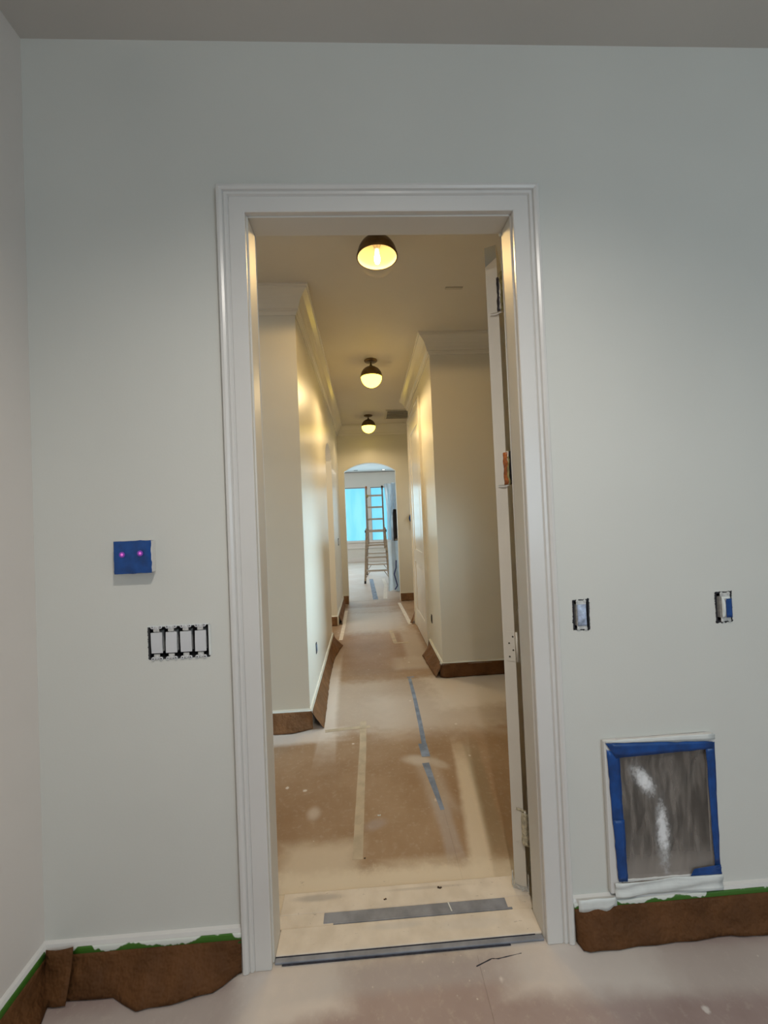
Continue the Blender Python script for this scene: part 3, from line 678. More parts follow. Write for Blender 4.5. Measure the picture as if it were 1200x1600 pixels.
paper('brown masking paper on the end face of the right hall wall', [(HR - 0.03, Y2, 0, -1, 0.022), (HR + 0.02, Y2, 0, -1, 0.045), (0.9, Y2, 0, -1, 0.032), (1.3, Y2, 0, -1, 0.03), (2.05, Y2, 0, -1, 0.03)], M['kraft'], M['greentape2'], seed=10, ztop=0.119, tz=(0.112, 0.1315))
paper('short flared brown masking paper along the right hall wall, before the side door', [(HR, 2.92, -1, 0, 0.035), (HR, 2.80, -1, 0, 0.11), (HR, 2.5, -1, 0, 0.095), (HR, Y2 - 0.03, -1, 0, 0.07)], M['kraft2'], M['greentape2'], seed=11, ztop=0.119, tz=(0.112, 0.1315))
paper('dark roll of brown paper at the far end of the right hall wall', [(HR - 0.005, 4.07, -1, -0.2, 0.06), (HR - 0.005, 4.10, -1, 0.3, 0.085), (HR - 0.002, 4.16, -0.6, 1.0, 0.06)], M['kraft2'], None, seed=12, ztop=0.15)

# ------------------------------------------------------------------ threshold
th = thing('threshold', 'raised dusty threshold board under the doorway', 'threshold', (0.09, 0.05, 0))
B(OL + 0.0052, OR - 0.0052, 0.010, 0.098, 0.0016, 0.012).build('threshold_board', M['cream'], th, bevel=0.003)
B(OL - 0.01, OR + 0.01, 0.147, 0.232, 0.0016, 0.010).build('threshold_board', M['cream'], th, bevel=0.003)
B(OL - 0.01, OR + 0.01, 0.098, 0.147, 0.0016, 0.009).build('threshold_channel', M['cream'], th)
o = B(-0.205, 0.452, 0.106, 0.143, 0.0085, 0.0115).build('grey_strip', M['greyfilm'], th, bevel=0.001); o['label'] = 'blue grey strip'
B(-0.17, 0.466, 0.0985, 0.1045, 0.0085, 0.0128).build('metal_edge', M['greyfilm'], th)
lip = MB().box(OL + 0.006, OR - 0.006, -0.008, 0.0085, 0.0016, 0.0085)
lip.build('front_lip', M['greyfilm'], th, bevel=0.002)
B(OL + 0.03, OR - 0.12, -0.0125, -0.0085, 0.0016, 0.0036).build('gap_line', M['darkseam'], th)
B(OL + 0.006, OR - 0.03, 0.0086, 0.0099, 0.0016, 0.0096).build('gap_line', M['darkseam'], th)
o = MB().bar((0.25, 0.108, 0.0122), (0.243, 0.142, 0.0122), 0.004, 0.0012).build('paint_drip', M['paint'], th)

# ------------------------------------------------------------------ tape on the floor
def strip(name, label, cat, pts, wds, mat, z=0.0018, group='tape strips on the floor'):
    rows = []
    P = []
    for (a, b_) in zip(pts[:-1], pts[1:]):
        for i in range(6): P.append((a[0] + (b_[0] - a[0]) * i / 6, a[1] + (b_[1] - a[1]) * i / 6))
    P.append(pts[-1])
    nP = len(P)
    for i, p in enumerate(P):
        q0, q1 = P[max(0, i - 1)], P[min(nP - 1, i + 1)]
        d = Vector((q1[0] - q0[0], q1[1] - q0[1])).normalized(); n = Vector((-d.y, d.x))
        w_ = (wds[0] + (wds[1] - wds[0]) * i / (nP - 1)) / 2 + 0.0012 * mnoise.noise((i * 0.9, pts[0][0] * 9, 0))
        rows.append([(p[0] + n.x * w_, p[1] + n.y * w_, z), (p[0] - n.x * w_, p[1] - n.y * w_, z)])
    return tag(MB().grid(rows, False).build(name, mat, solid=0.0004), label, cat, group)
strip('masking_tape', 'long tan masking tape down the middle of the hall floor', 'tape', [(-0.091, 0.372), (-0.083, 0.8), (-0.074, 1.2), (-0.074, 1.53)], (0.044, 0.042), M['masktape'])
strip('masking_tape', 'short tan masking tape crossing the end of the long one', 'tape', [(-0.33, 1.425), (-0.15, 1.445), (-0.025, 1.452)], (0.036, 0.036), M['masktape'], z=0.0024)
strip('blue_tape', 'long blue tape on the right half of the hall floor', 'tape', [(0.331, 2.24), (0.328, 1.85), (0.318, 1.45), (0.304, 1.10)], (0.028, 0.030), M['bluepale'])
strip('blue_tape', 'tapering blue tape nearest the doorway, end of the blue line', 'tape', [(0.288, 1.00), (0.302, 0.80), (0.314, 0.62)], (0.040, 0.020), M['bluepale'])
strip('blue_tape', 'short blue cross piece at the far end of the blue line', 'tape', [(0.31, 2.262), (0.375, 2.265)], (0.02, 0.02), M['bluepale'], z=0.0024)
strip('blue_tape', 'wide short blue patch at the break in the blue line', 'tape', [(0.298, 1.20), (0.30, 1.06)], (0.052, 0.050), M['bluepale'], z=0.0026)
strip('masking_tape', 'pale masking tape beside the paper of the left hall wall', 'tape', [(-0.352, 3.5), (-0.348, 4.2), (-0.357, 5.05)], (0.045, 0.045), M['whitetape'])
strip('masking_tape', 'pale masking tape slanting to the right foot of the arch', 'tape', [(0.54, 4.06), (0.522, 4.8), (0.506, 5.45)], (0.05, 0.05), M['whitetape'])
strip('masking_tape', 'small tan tape in mid hall, right of centre', 'tape', [(0.282, 3.27), (0.262, 3.81)], (0.045, 0.045), M['masktape'])
strip('masking_tape', 'faint tan cross tape in mid hall', 'tape', [(0.27, 3.27), (0.44, 3.265)], (0.04, 0.04), M['masktape'], z=0.0024)
strip('blue_tape', 'blue tape strip on the far room floor, in front of the ladder', 'tape', [(0.122, 5.82), (0.10, 7.0), (0.075, 8.3)], (0.09, 0.09), M['bluepale'])
strip('masking_tape', 'white tape strip on the far room floor, under the right ladder leg', 'tape', [(0.295, 5.86), (0.33, 6.6), (0.374, 7.3), (0.36, 8.3)], (0.07, 0.07), M['whitetape'])
def clump(loc, s, label, sd, mat):
    mb = MB()
    for i in range(7):
        a = sd + i * 2.4; x, y = loc[0] + s * 0.7 * math.cos(a) * (i % 3) / 2, loc[1] + s * 0.4 * math.sin(a) * (i % 3) / 2
        r = s * (0.25 + 0.2 * ((i * 37 % 10) / 10)); mb.lathe([(0.0001, r * 0.7), (r * 0.8, r * 0.4), (r, 0.0), (0.0001, -0.0005)], (x, y, loc[2] + 0.0004), 7)
    tag(mb.build('dirt_clump', mat), label, 'dirt', 'crumbs on the floor')
clump((0.222, 0.206, 0.010), 0.010, 'dark brown dirt clump on the right of the threshold', 0.3, M['dirt'])
clump((0.014, 0.177, 0.010), 0.007, 'smaller dirt crumb on the middle of the threshold', 1.3, M['dirt'])
clump((-0.062, 0.375, 0.0018), 0.006, 'crumb of dirt at the near end of the long tan tape', 2.1, M['dirt'])
clump((0.006, 0.615, 0.0018), 0.010, 'white plaster crumb on the hall floor right of the tan tape', 0.8, M['paint'])
strip('scratch', 'thin dark crease in the floor paper in front of the doorway', 'crease', [(0.29, -0.064), (0.345, -0.046), (0.365, -0.048), (0.444, -0.038)], (0.003, 0.002), M['darkseam'], z=0.0018, group='marks on the floor paper')

# ------------------------------------------------------------------ four gang switch box
def torn(x0, x1, z0, z1, n, amp, sd, inset=0.004):
    """ragged black edge round a cut opening"""
    out, inn = [], []
    per = [(x0, z0, x1, z0), (x1, z0, x1, z1), (x1, z1, x0, z1), (x0, z1, x0, z0)]
    for (a, b_, c, d) in per:
        k = max(4, int(n * math.hypot(c - a, d - b_)))
        for i in range(k):
            t = i / k; x, z = a + (c - a) * t, b_ + (d - b_) * t
            dx, dz = (x - (x0 + x1) / 2) / (x1 - x0) * 2, (z - (z0 + z1) / 2) / (z1 - z0) * 2
            q = amp * (0.15 + abs(mnoise.noise((x * 160 + sd, z * 160, sd))) * 1.6)
            ex, ez = (1 if dx > 0.99 else -1 if dx < -0.99 else 0), (1 if dz > 0.99 else -1 if dz < -0.99 else 0)
            out.append((x + ex * q, -0.0012, z + ez * q)); inn.append((x - ex * inset, -0.0012, z - ez * inset))
    mb = MB(); k = len(out)
    for i in range(k): mb.quad(out[i], out[(i + 1) % k], inn[(i + 1) % k], inn[i])
    return mb
def open_box(x0, x1, z0, z1, depth, t=0.003):
    g = 0.001; mb = MB(); x0 += g; x1 -= g; z0 += g; z1 -= g
    mb.box(x0, x0 + t, 0.0, depth, z0, z1); mb.box(x1 - t, x1, 0.0, depth, z0, z1); mb.box(x0 + t, x1 - t, 0.0, depth, z0, z0 + t); mb.box(x0 + t, x1 - t, 0.0, depth, z1 - t, z1); mb.box(x0 + t, x1 - t, depth - t, depth, z0 + t, z1 - t)
    return mb
def rounded(cx, cz, w_, h_, y0, y1, r=0.003, n=3):
    pts = []
    for sx, sz, a0 in ((1, 1, 0), (-1, 1, 90), (-1, -1, 180), (1, -1, 270)):
        for i in range(n + 1):
            a = math.radians(a0 + 90 * i / n); pts.append((cx + sx * (w_ / 2 - r) + r * math.cos(a), cz + sz * (h_ / 2 - r) + r * math.sin(a)))
    return MB().prism(pts, y0, y1)
def yoke(cx, cz, parent, ears=True):
    mb = MB(); mb.box(cx - 0.009, cx + 0.009, -0.004, -0.002, cz + 0.036, cz + 0.049); mb.box(cx - 0.009, cx + 0.009, -0.004, -0.002, cz - 0.049, cz - 0.036)
    mb.box(cx - 0.009, cx + 0.009, 0.002, 0.03, cz - 0.034, cz + 0.034)
    sw = mb.build('switch', M['steel'], parent)
    if ears:
        for sz in (1, -1):
            for sx in (-1, 0, 1):
                e_ = MB().lathe([(0.0022, -0.004), (0.0056, -0.0045), (0.0062, -0.003), (0.0056, -0.001)], (cx + sx * 0.0125, 0, cz + sz * (0.0505 if sx else 0.0475)), 10, 'y')
                e_.build('screw_ear', M['rocker'], sw)
    return sw
sb = thing('light_switch_bank', 'four white rocker switches in an uncovered black box left of the door', 'switch', (-0.618, 0, 1.048))
open_box(*SWITCH, 0.06).build('back_box', M['black'], sb)
torn(*SWITCH, 400, 0.003, 4.0, inset=0.001).build('torn_edge', M['torn'], sb)
mb = MB(); mb.box(SWITCH[1] - 0.001, SWITCH[1] + 0.006, -0.0035, -0.0013, SWITCH[2] + 0.004, SWITCH[3] - 0.002); mb.box(SWITCH[0], SWITCH[1] + 0.003, -0.0035, -0.0013, SWITCH[3] - 0.001, SWITCH[3] + 0.003)
mb.build('paint_edge', M['paint'], sb)
for i in range(4):
    cx = -0.618 + (i - 1.5) * 0.0462; cz = 1.0475
    s_ = yoke(cx, cz, sb)
    rk = MB(); h = 0.033; wv = 0.0175
    tl = 0.0012 if i % 2 else -0.0012
    pr = [(-h, -0.0035 - tl), (0, -0.0045), (h, -0.0035 + tl)]
    for (za, ya), (zb, yb) in zip(pr[:-1], pr[1:]): rk.quad((cx - wv, ya, cz + za), (cx + wv, ya, cz + za), (cx + wv, yb, cz + zb), (cx - wv, yb, cz + zb))
    for sx in (-1, 1): rk.poly([(cx + sx * wv, ya, cz + za) for za, ya in pr] + [(cx + sx * wv, 0.0, cz + h), (cx + sx * wv, 0.0, cz - h)])
    rk.quad((cx - wv, 0, cz + h), (cx + wv, 0, cz + h), (cx + wv, pr[2][1], cz + h), (cx - wv, pr[2][1], cz + h)); rk.quad((cx - wv, 0, cz - h), (cx + wv, 0, cz - h), (cx + wv, pr[0][1], cz - h), (cx - wv, pr[0][1], cz - h))
    rk.build('rocker', M['rocker'], s_)

# ------------------------------------------------------------------ uncovered outlet boxes right of the door
M['cloudplastic'] = pbr('crinkled_clear_plastic', (0.42, 0.50, 0.66), 0.12, var=0.35, scale=60, bs=0.8, bscale=45)
def outlet(O, label, covermat, coverlbl, sd, off):
    cx, cz = (O[0] + O[1]) / 2 + off, (O[2] + O[3]) / 2
    r = thing('outlet_box', label, 'outlet', (cx, 0, cz))
    open_box(*O, 0.06).build('back_box', M['black'], r)
    torn(*O, 500, 0.0045, sd).build('torn_edge', M['torn'], r)
    mb = MB()
    for s in (1, -1):
        mb.box(cx - 0.017, cx + 0.017, -0.0045, -0.002, cz + s * 0.0415 - 0.006, cz + s * 0.0415 + 0.007)
    mb.box(cx - 0.017, cx + 0.017, -0.002, 0.03, cz - 0.036, cz + 0.036); fr_ = mb.build('device_frame', M['steel'], r)
    for s in (1, -1):
        for sx in (-1, 1): MB().lathe([(0.002, -0.005), (0.005, -0.0055), (0.006, -0.004), (0.005, -0.002)], (cx + sx * 0.0125, 0, cz + s * 0.046), 10, 'y').build('screw_ear', M['steel'], fr_)
    rows = []
    for i in range(11):
        t = i / 10; rows.append([(cx + (-0.0155 + 0.031 * j / 6) , -0.0065 - 0.006 * math.sin(PI * t) * math.sin(PI * j / 6) ** 0.5 + 0.002 * mnoise.noise((j * 0.8 + sd, i * 0.6, 0)), cz - 0.036 + 0.072 * t) for j in range(7)])
    c_ = MB().grid(rows).build('cover', covermat, r, solid=0.001); c_['label'] = coverlbl
    return r, cx, cz
outlet(OUT1, 'uncovered outlet wrapped in crinkled clear plastic, right beside the door trim', M['cloudplastic'], 'crinkled clear plastic', 3.0, 0.0)
r_, cx, cz = outlet(OUT2, 'uncovered outlet masked with blue tape near the right edge of the picture', M['paint'], 'pale plastic under the tape', 8.0, 0.004)
rows = [[(cx - 0.006 + 0.021 * j / 4, -0.0135 + 0.001 * mnoise.noise((j, i, 4)), cz - 0.034 + 0.064 * i / 6) for j in range(5)] for i in range(7)]
MB().grid(rows).build('blue_tape', M['bluetape'], r_, solid=0.001)

# ------------------------------------------------------------------ thermostat-like box wrapped in blue tape
tb = thing('wall_device', 'small box fully wrapped in shiny blue tape above the switches', 'wall device', (-0.738, 0, 1.33))
bx = (-0.795, -0.682, 1.278, 1.379)
B(bx[0], bx[1], -0.0265, -0.0005, bx[2], bx[3]).build('housing', M['trim'], tb, bevel=0.003)
nx, nz = 14, 12; rows = []
for i in range(nz + 1):
    row = []
    for j in range(nx + 1):
        u, v_ = j / nx, i / nz; ed = min(u, 1 - u, v_, 1 - v_)
        y = -0.0315 - 0.0015 * min(1, ed * 8) + 0.0040 * mnoise.noise((u * 3.2 + v_, v_ * 3.2 - u, 3)) * min(1, ed * 8) + 0.002 * mnoise.noise((u * 9, v_ * 9, 6))
        row.append((bx[0] - 0.001 + (bx[1] - bx[0] + 0.002) * u + 0.004 * mnoise.noise((u * 3, v_ * 5, 8)) * (1 - min(1, ed * 6)), y, bx[2] - 0.001 + (bx[3] - bx[2] + 0.002) * v_ + 0.003 * mnoise.noise((u * 5, v_ * 3, 2)) * (1 - min(1, ed * 6))))
    rows.append(row)
bt = MB().grid(rows)
for j in (0, nx):
    pass
xs = [bx[0] - 0.001, bx[1] + 0.001]; zs = [bx[2] - 0.001, bx[3] + 0.001]
for x in xs[:1]: bt.quad((x, -0.0315, zs[0]), (x, -0.0315, zs[1]), (x, -0.012, zs[1]), (x, -0.014, zs[0]))
for z in zs: bt.quad((xs[0], -0.0315, z), (xs[1], -0.0315, z), (xs[1], -0.016, z), (xs[0], -0.014, z))
bt.build('blue_tape', M['bluetape'], tb)
M['led'] = pbr('pink_light', (0.5, 0.1, 0.4), 0.4, emit=(0.85, 0.16, 0.66), es=0.6)
M['ledring'] = pbr('violet_glow_tape', (0.16, 0.05, 0.34), 0.4, emit=(0.30, 0.04, 0.40), es=0.22)
for x, z in ((-0.7685, 1.338), (-0.713, 1.340)):
    l_ = MB().lathe([(0.0001, -0.0015), (0.0030, -0.001), (0.0042, 0.0004)], (x, -0.0368, z), 12, 'y').build('indicator_light', M['led'], tb)
    MB().lathe([(0.0042, -0.0002), (0.009, 0.0008)], (x, -0.0366, z), 16, 'y').build('glow_ring', M['ledring'], l_)

# ------------------------------------------------------------------ masked opening low on the wall
nb = thing('masked_opening', 'low wall opening covered with sprayed clear plastic and blue tape', 'wall opening', (0.955, 0, 0.14))
bxo = MB(); nn = NICHE; d_ = 0.085
bxo.box(nn[0], nn[0] + 0.004, 0.0, d_, nn[2], nn[3]); bxo.box(nn[1] - 0.004, nn[1], 0.0, d_, nn[2], nn[3]); bxo.box(nn[0] + 0.004, nn[1] - 0.004, 0.0, d_, nn[2], nn[2] + 0.004); bxo.box(nn[0] + 0.004, nn[1] - 0.004, 0.0, d_, nn[3] - 0.004, nn[3]); bxo.box(nn[0] + 0.004, nn[1] - 0.004, d_ - 0.004, d_, nn[2] + 0.004, nn[3] - 0.004)
M['nichein'] = pbr('dark_recess', (0.055, 0.045, 0.035), 0.8, var=0.3, scale=8)
bxo.build('recess', M['nichein'], nb)
fo = (0.763, 1.147, 0.142, 0.643)
fi = (0.812, 1.126, 0.185, 0.600)
fr = MB()
fr.box(fo[0], fi[0], -0.016, -0.0005, fo[2], fo[3]); fr.box(fi[1], fo[1], -0.016, -0.0005, fo[2], fo[3]); fr.box(fi[0], fi[1], -0.016, -0.0005, fo[2], fi[2]); fr.box(fi[0], fi[1], -0.016, -0.0005, fi[3], fo[3])
fr.build('frame', M['trim'], nb, bevel=0.002)
rows = []
for i in range(49):
    row = []
    for j in range(49):
        u, v_ = j / 48, i / 48; ed = min(1, 6 * min(u, 1 - u, v_, 1 - v_))
        d1 = u * 1.0 - v_ * 0.55; d2 = u * 0.5 + v_
        y = -0.0168 + ed * (0.012 + 0.012 * mnoise.noise((d1 * 6, d2 * 1.3, 5)) + 0.007 * abs(mnoise.noise((d1 * 14, d2 * 1.8, 9))) + 0.003 * mnoise.noise((d1 * 30, d2 * 3, 4)))
        row.append((fi[0] - 0.012 + (fi[1] - fi[0] + 0.024) * u, y, fi[2] - 0.012 + (fi[3] - fi[2] + 0.024) * v_))
    rows.append(row)
MB().grid(rows).build('plastic_sheet', M['nichefilm'], nb)
def tape_rect(pts, y, mat, name='blue_tape', sd=0):
    (a, b_, c, d) = pts; rows = []
    for i in range(13):
        t = i / 12; p, q = (a[0] + (b_[0] - a[0]) * t, a[1] + (b_[1] - a[1]) * t), (d[0] + (c[0] - d[0]) * t, d[1] + (c[1] - d[1]) * t)
        row = []
        for j in range(4):
            s = j / 3; jit = 0.0025 * mnoise.noise((i * 0.7 + sd, j * 3.0, 1)) if j in (0, 3) else 0
            row.append((p[0] + (q[0] - p[0]) * s + jit, y - 0.0012 * (1 + mnoise.noise((i * 0.8, j * 0.9 + sd, 2))), p[1] + (q[1] - p[1]) * s + jit))
        rows.append(row)
    return MB().grid(rows).build(name, mat, nb, solid=0.0004)
tape_rect([(0.766, 0.640), (1.138, 0.622), (1.138, 0.598), (0.80, 0.588)], -0.0185, M['bluetape'], sd=1)
tape_rect([(0.770, 0.618), (0.779, 0.37), (0.816, 0.37), (0.813, 0.60)], -0.0175, M['bluetape'], sd=2)
tape_rect([(0.779, 0.385), (0.788, 0.182), (0.820, 0.182), (0.818, 0.385)], -0.0182, M['bluetape'], sd=3)
tape_rect([(1.112, 0.606), (1.122, 0.205), (1.141, 0.205), (1.144, 0.62)], -0.0175, M['bluetape'], sd=4)
tape_rect([(1.035, 0.182), (1.05, 0.205), (1.143, 0.212), (1.144, 0.180)], -0.0182, M['bluetape'], sd=5)
tape_rect([(0.768, 0.648), (1.145, 0.648), (1.145, 0.628), (0.768, 0.640)], -0.0192, M['paint'], 'paint_edge', 6)
rows = []
for i in range(8):
    t = i / 7; rows.append([(0.775 + (1.147 - 0.775) * j / 16, -0.0195 - 0.003 * math.sin(t * 8 + j * 0.4) - 0.002 * mnoise.noise((j * 0.4, t * 3, 4)), 0.180 - 0.048 * t + 0.006 * mnoise.noise((j * 0.3, t, 7))) for j in range(17)])
o = MB().grid(rows).build('painted_skirt', M['paint'], nb, solid=0.0006); o['label'] = 'white painted fold at the bottom'
tag(MB().grid([[(0.648 + 0.13 * j / 10, -0.0215 - 0.001 * math.sin(j), 0.136 - (0.040 + 0.006 * mnoise.noise((j * 0.8, 3, 1)) - 0.012 * (j > 8)) * i / 3) for j in range(11)] for i in range(4)]).build('paint_smear', M['paint'], solid=0.0008), 'white paint smear on the baseboard tape, right beside the door trim', 'paint')

# ------------------------------------------------------------------ hall ceiling lights
def fitting(x, y, label, lit):
    r = thing('ceiling_light', label, 'ceiling light', (x, y, ZC), 'globe lights along the hall ceiling')
    zc = 2.862; R = 0.110
    MB().lathe([(0.0001, 0), (0.066, 0), (0.068, -0.004), (0.066, -0.012), (0.058, -0.018), (0.022, -0.021), (0.0001, -0.022)], (x, y, ZC), 32).build('canopy', M['brass'], r)
    MB().lathe([(0.0001, -0.020), (0.009, -0.020), (0.007, -0.03), (0.007, -0.042), (0.013, -0.048), (0.016, -0.056), (0.013, -0.064), (0.0001, -0.066)], (x, y, ZC), 16).build('stem', M['brass'], r)
    prof = [(max(0.0001, R * math.cos(math.radians(a))), R * math.sin(math.radians(a))) for a in range(90, 3, -6)] + [(R + 0.003, 0.006), (R + 0.004, -0.004), (R - 0.001, -0.005)]
    dome = MB().lathe(prof, (x, y, zc), 40).build('dome_shade', M['brass'], r)
    prof = [(R - 0.003, -0.004)] + [(max(0.0001, (R - 0.004) * math.cos(math.radians(a))), (R - 0.004) * math.sin(math.radians(a))) for a in range(0, 91, 6)]
    MB().lathe(prof, (x, y, zc), 40).build('shade_lining', M['domein'], dome)
    Rg = R - 0.004
    prof = [(max(0.0001, Rg * math.cos(math.radians(a))), -Rg * math.sin(math.radians(a))) for a in range(2, 91, 6)] + [(0.0001, -Rg)]
    MB().lathe(prof, (x, y, zc), 40).build('glass_globe', M['globe'] if lit else M['clearglass'], r)
    if not lit:
        MB().lathe([(0.0001, 0.10), (0.024, 0.10), (0.026, 0.075), (0.018, 0.055), (0.016, 0.040), (0.0001, 0.040)], (x, y, zc), 20).build('socket', M['vent'], r)
        MB().lathe([(0.0001, 0.036), (0.009, 0.034), (0.011, 0.020), (0.016, -0.004), (0.0175, -0.018), (0.012, -0.034), (0.006, -0.040), (0.0001, -0.042)], (x, y, zc), 20).build('bulb', M['bulb'], r)
    return r
fitting(0.123, 0.86, 'nearest hall ceiling light, brass dome showing its bare bulb', False)
fitting(0.118, 2.745, 'middle hall ceiling light, brass cap over a glowing glass globe', True)
fitting(0.105, 4.92, 'farthest hall ceiling light, smallest globe beside the ceiling grille', True)

# ceiling grille, small ceiling slot
vr = thing('ceiling_vent', 'white return air grille with dark slots in the hall ceiling', 'vent', (0.56, 4.9, ZC))
vx0, vx1, vy0, vy1 = 0.395, 0.74, 4.66, 5.14
f_ = MB(); f_.box(vx0 - 0.03, vx1 + 0.03, vy0 - 0.03, vy0, ZC - 0.010, ZC - 0.0005); f_.box(vx0 - 0.03, vx1 + 0.03, vy1, vy1 + 0.03, ZC - 0.010, ZC - 0.0005); f_.box(vx0 - 0.03, vx0, vy0, vy1, ZC - 0.010, ZC - 0.0005); f_.box(vx1, vx1 + 0.03, vy0, vy1, ZC - 0.010, ZC - 0.0005)
f_.build('vent_frame', M['vent'], vr)
B(vx0, vx1, vy0, vy1, ZC - 0.002, ZC - 0.0005).build('dark_backing', M['darkwood'], vr)
for i in range(5):
    y = vy0 + 0.06 + i * 0.088
    MB().bar((vx0, y, ZC - 0.007), (vx1, y, ZC - 0.007), 0.013, 0.004, (0, 0.15, 1)).build('slat', M['vent'], vr)
tag(B(0.63, 0.755, 1.458, 1.484, ZC - 0.006, ZC - 0.0005).build('ceiling_slot', M['vent'], bevel=0.002), 'thin flat strip fixed to the hall ceiling near the open door', 'ceiling fitting')
fc = thing('downlight', 'bright recessed downlight in the far room ceiling', 'downlight', (0.655, 11.9, ZC))
MB().lathe([(0.055, -0.001), (0.075, -0.001), (0.078, -0.006), (0.055, -0.008)], (0.655, 11.9, ZC), 24).build('trim_ring', M['vent'], fc)
MB().lathe([(0.0001, -0.003), (0.056, -0.003)], (0.655, 11.9, ZC), 24).build('lens', M['canlight'], fc)
tag(B(-0.32, -0.19, 11.8, 11.9, ZC - 0.006, ZC - 0.0005).build('ceiling_register', M['flash']), 'small dark ceiling register in the far room, left of the downlight', 'vent')

# hall outlets, switch, thermostat
def small_plate(name, label, cat, x, y, z, nx, w_=0.045, h_=0.085, mat='black'):
    r = thing(name, label, cat, (x, y, z))
    B(min(x, x + nx * 0.004), max(x, x + nx * 0.004), y - w_ / 2, y + w_ / 2, z - h_ / 2, z + h_ / 2).build('box_rim', M['torn'], r)
    B(min(x + nx * 0.004, x + nx * 0.008), max(x + nx * 0.004, x + nx * 0.008), y - w_ * 0.22, y + w_ * 0.3, z - h_ * 0.3, z + h_ * 0.3).build('device', M[mat], r)
small_plate('outlet', 'small dark uncovered outlet low on the left hall wall', 'outlet', HL, 1.925, 0.41, 1, mat='bluepale')
small_plate('outlet', 'small dark uncovered outlet low on the right hall wall', 'outlet', HR, 2.75, 0.385, -1)
small_plate('light_switch', 'tiny uncovered switch on the hall wall left of the arch', 'switch', HL, 4.95, 1.09, 1, 0.10, 0.11, 'rocker')
tm = thing('thermostat', 'round thermostat masked in blue tape, right of the arch', 'thermostat', (0.80, AY, 1.41))
MB().lathe([(0.085, 0), (0.088, -0.02), (0.080, -0.03), (0.0001, -0.032)], (0.83, AY, 1.41), 24, 'y').build('body', M['bluetape'], tm)
MB().box(0.775, 0.86, AY - 0.014, AY - 0.001, 1.22, 1.34).build('tape_tail', M['bluetape'], tm)

# ------------------------------------------------------------------ step ladder in the far room
ld = thing('step_ladder', 'tall aluminium multi-position ladder standing in the far room', 'ladder', (0.235, 8.36, 0))
ld.rotation_euler = (0, 0, math.radians(-2))
HT = 2.17
def side_y(z, s): return s * 0.72 * (1 - z / HT)
def lp(mb, name, mat, parent=ld):
    o = mb.build(name, mat, None); o.parent = parent; return o
def inner_hw(z): return 0.195
def outer_hw(z): return 0.212 + 0.060 * max(0, (1.18 - z) / 1.18)
for s in (-1, 1):
    for sx in (-1, 1):
        lp(MB().bar((sx * 0.190, side_y(HT, s) + s * 0.012, HT), (sx * 0.195, side_y(0.75, s), 0.75), 0.036, 0.06, (0, 1, 0.3)), 'inner_rail', M['alu'])
        orl = lp(MB().bar((sx * outer_hw(1.2), side_y(1.2, s), 1.2), (sx * outer_hw(0.03), side_y(0.03, s), 0.03), 0.044, 0.062, (0, 1, 0.3)), 'outer_rail', M['alu'])
        lp(MB().box(sx * outer_hw(0) - 0.02, sx * outer_hw(0) + 0.02, side_y(0, s) - 0.035, side_y(0, s) + 0.035, 0.0018, 0.06), 'rubber_foot', M['orange'] if (sx > 0 and s < 0) else M['rubber'], orl)
        lp(MB().bar((sx * (outer_hw(0.27) - 0.11), side_y(0.27, s), 0.27), (sx * outer_hw(0.10), side_y(0.10, s), 0.10), 0.012, 0.03, (0, 1, 0)), 'brace', M['alu'])
        lp(MB().lathe([(0.0001, -0.02), (0.03, -0.02), (0.034, 0), (0.03, 0.02), (0.0001, 0.02)], (sx * (outer_hw(1.14) + 0.018), side_y(1.14, s), 1.14), 14, 'x'), 'lock_knob', M['rubber'])
    for z in (1.98, 1.70, 1.42, 1.14, 0.83, 0.56, 0.27):
        hw = 0.19 if z > 0.8 else outer_hw(z) - 0.012
        if z > 1.2 and s > 0: continue
        lp(MB().bar((-hw, side_y(z, s), z), (hw, side_y(z, s), z), 0.04, 0.042, (0, 0, 1)), 'rung', M['alurung'])
for sx in (-1, 1):
    lp(MB().lathe([(0.0001, -0.022), (0.045, -0.022), (0.05, 0), (0.045, 0.022), (0.0001, 0.022)], (sx * 0.190, 0, HT), 16, 'x'), 'hinge', M['rubber'] if sx > 0 else M['tapeorange'])
lb = lp(MB().box(-0.206, -0.15, -0.108, -0.10, 1.93, 2.0), 'label_sticker', pbr('yellow_sticker', (0.65, 0.5, 0.15), 0.5)); lb['label'] = 'yellow sticker'

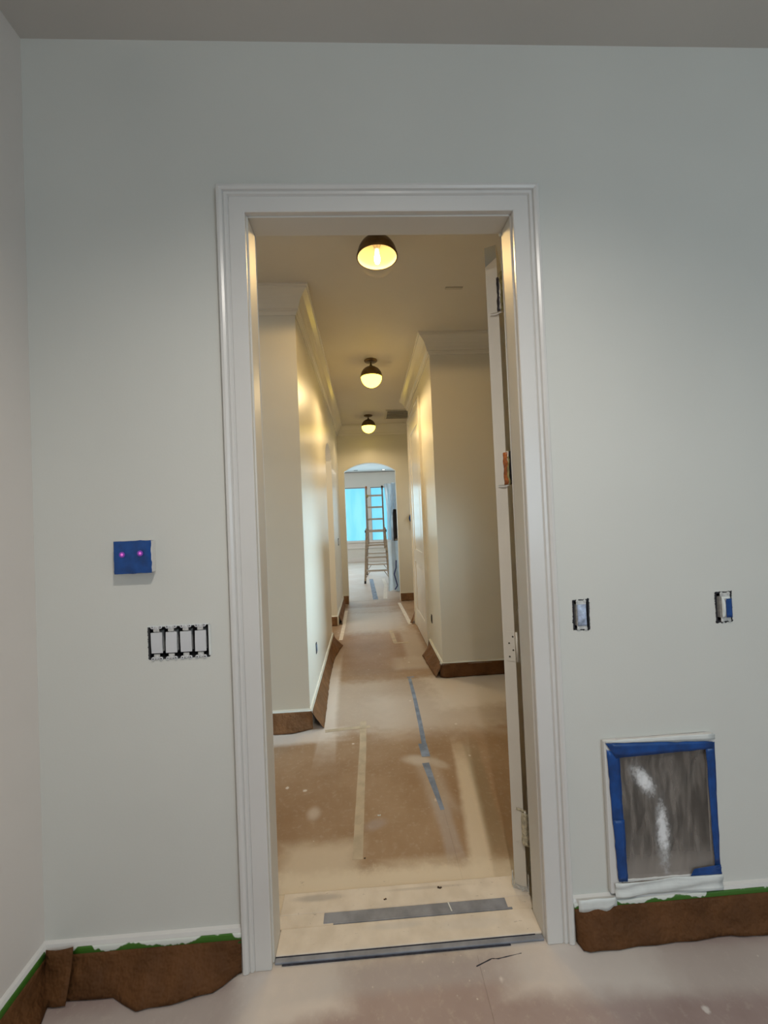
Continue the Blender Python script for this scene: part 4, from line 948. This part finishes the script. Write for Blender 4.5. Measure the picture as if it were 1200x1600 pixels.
# ------------------------------------------------------------------ dark cabinet draped in plastic, far room right
cb = thing('tall_cabinet', 'dark tall cabinet half hidden under plastic behind the arch', 'cabinet', (0.95, 7.05, 0))
c_ = MB(); c_.box(0.55, 0.58, 6.85, 7.5, 0, 2.02); c_.box(1.27, 1.30, 6.85, 7.5, 0, 2.02); c_.box(0.58, 1.27, 7.47, 7.5, 0, 2.02); c_.box(0.58, 1.27, 6.85, 7.47, 1.99, 2.02); c_.box(0.58, 1.27, 6.85, 7.47, 0, 0.08)
c_.build('carcass', M['darkwood'], cb)
for z in (0.5, 0.97, 1.62): B(0.58, 1.27, 6.87, 7.47, z, z + 0.03).build('shelf', M['darkwood'] if z != 0.97 else M['alu'], cb)
dp = thing('plastic_drape', 'bluish translucent plastic sheet hung over the cabinet right of the ladder', 'plastic sheet', (0.5, 6.6, 0))
def drape(name, zs, fl_, fr_, mat, sd, yb=6.62, amp=0.09):
    rows = []
    n = 26
    for i in range(n + 1):
        t = i / n; z = zs[0] + (zs[1] - zs[0]) * t; a, b_ = fl_(z), fr_(z); row = []
        for j in range(21):
            u = j / 20
            y = yb + amp * math.sin(u * 13 + sd + 0.8 * z) * (0.4 + 0.6 * t) + 0.05 * mnoise.noise((u * 4 + sd, z * 2.0, 2)) - 0.22 * max(0, 0.9 - z) * u * 0.5
            row.append((a + (b_ - a) * u, y, z))
        rows.append(row)
    return MB().grid(rows).build(name, mat, dp)
def fl1(z): return 0.40 + 0.03 * (2.1 - z) + 0.012 * math.sin(z * 5)
def fr1(z):
    if z > 1.62: return 0.56 + 0.12 * (z - 1.62) / 0.45
    if z > 1.35: return 0.50 + 0.06 * (z - 1.35) / 0.27
    return 0.50 + 0.03 * (1.35 - z)
drape('plastic_sheet', (2.11, 0.99), fl1, fr1, M['drape'], 0.0)
drape('plastic_sheet', (2.13, 1.60), lambda z: 0.53 + 0.05 * (2.13 - z), lambda z: 0.74, M['drape'], 2.0, 6.70)
drape('plastic_sheet', (0.98, 0.012), lambda z: 0.415 - 0.05 * max(0, 0.5 - z), lambda z: 0.72, M['drape'], 4.0, 6.58, 0.06)
dt = MB()
pts = [(0.55, 6.36, 0.62), (0.54, 6.34, 0.48), (0.50, 6.33, 0.36), (0.53, 6.30, 0.24), (0.55, 6.28, 0.15), (0.50, 6.27, 0.08)]
for a, b_ in zip(pts[:-1], pts[1:]): dt.bar(a, b_, 0.022, 0.006, (0, 1, 0))
dt.build('blue_tape', pbr('bluish_drape_tape', (0.03, 0.05, 0.22), 0.5), dp)
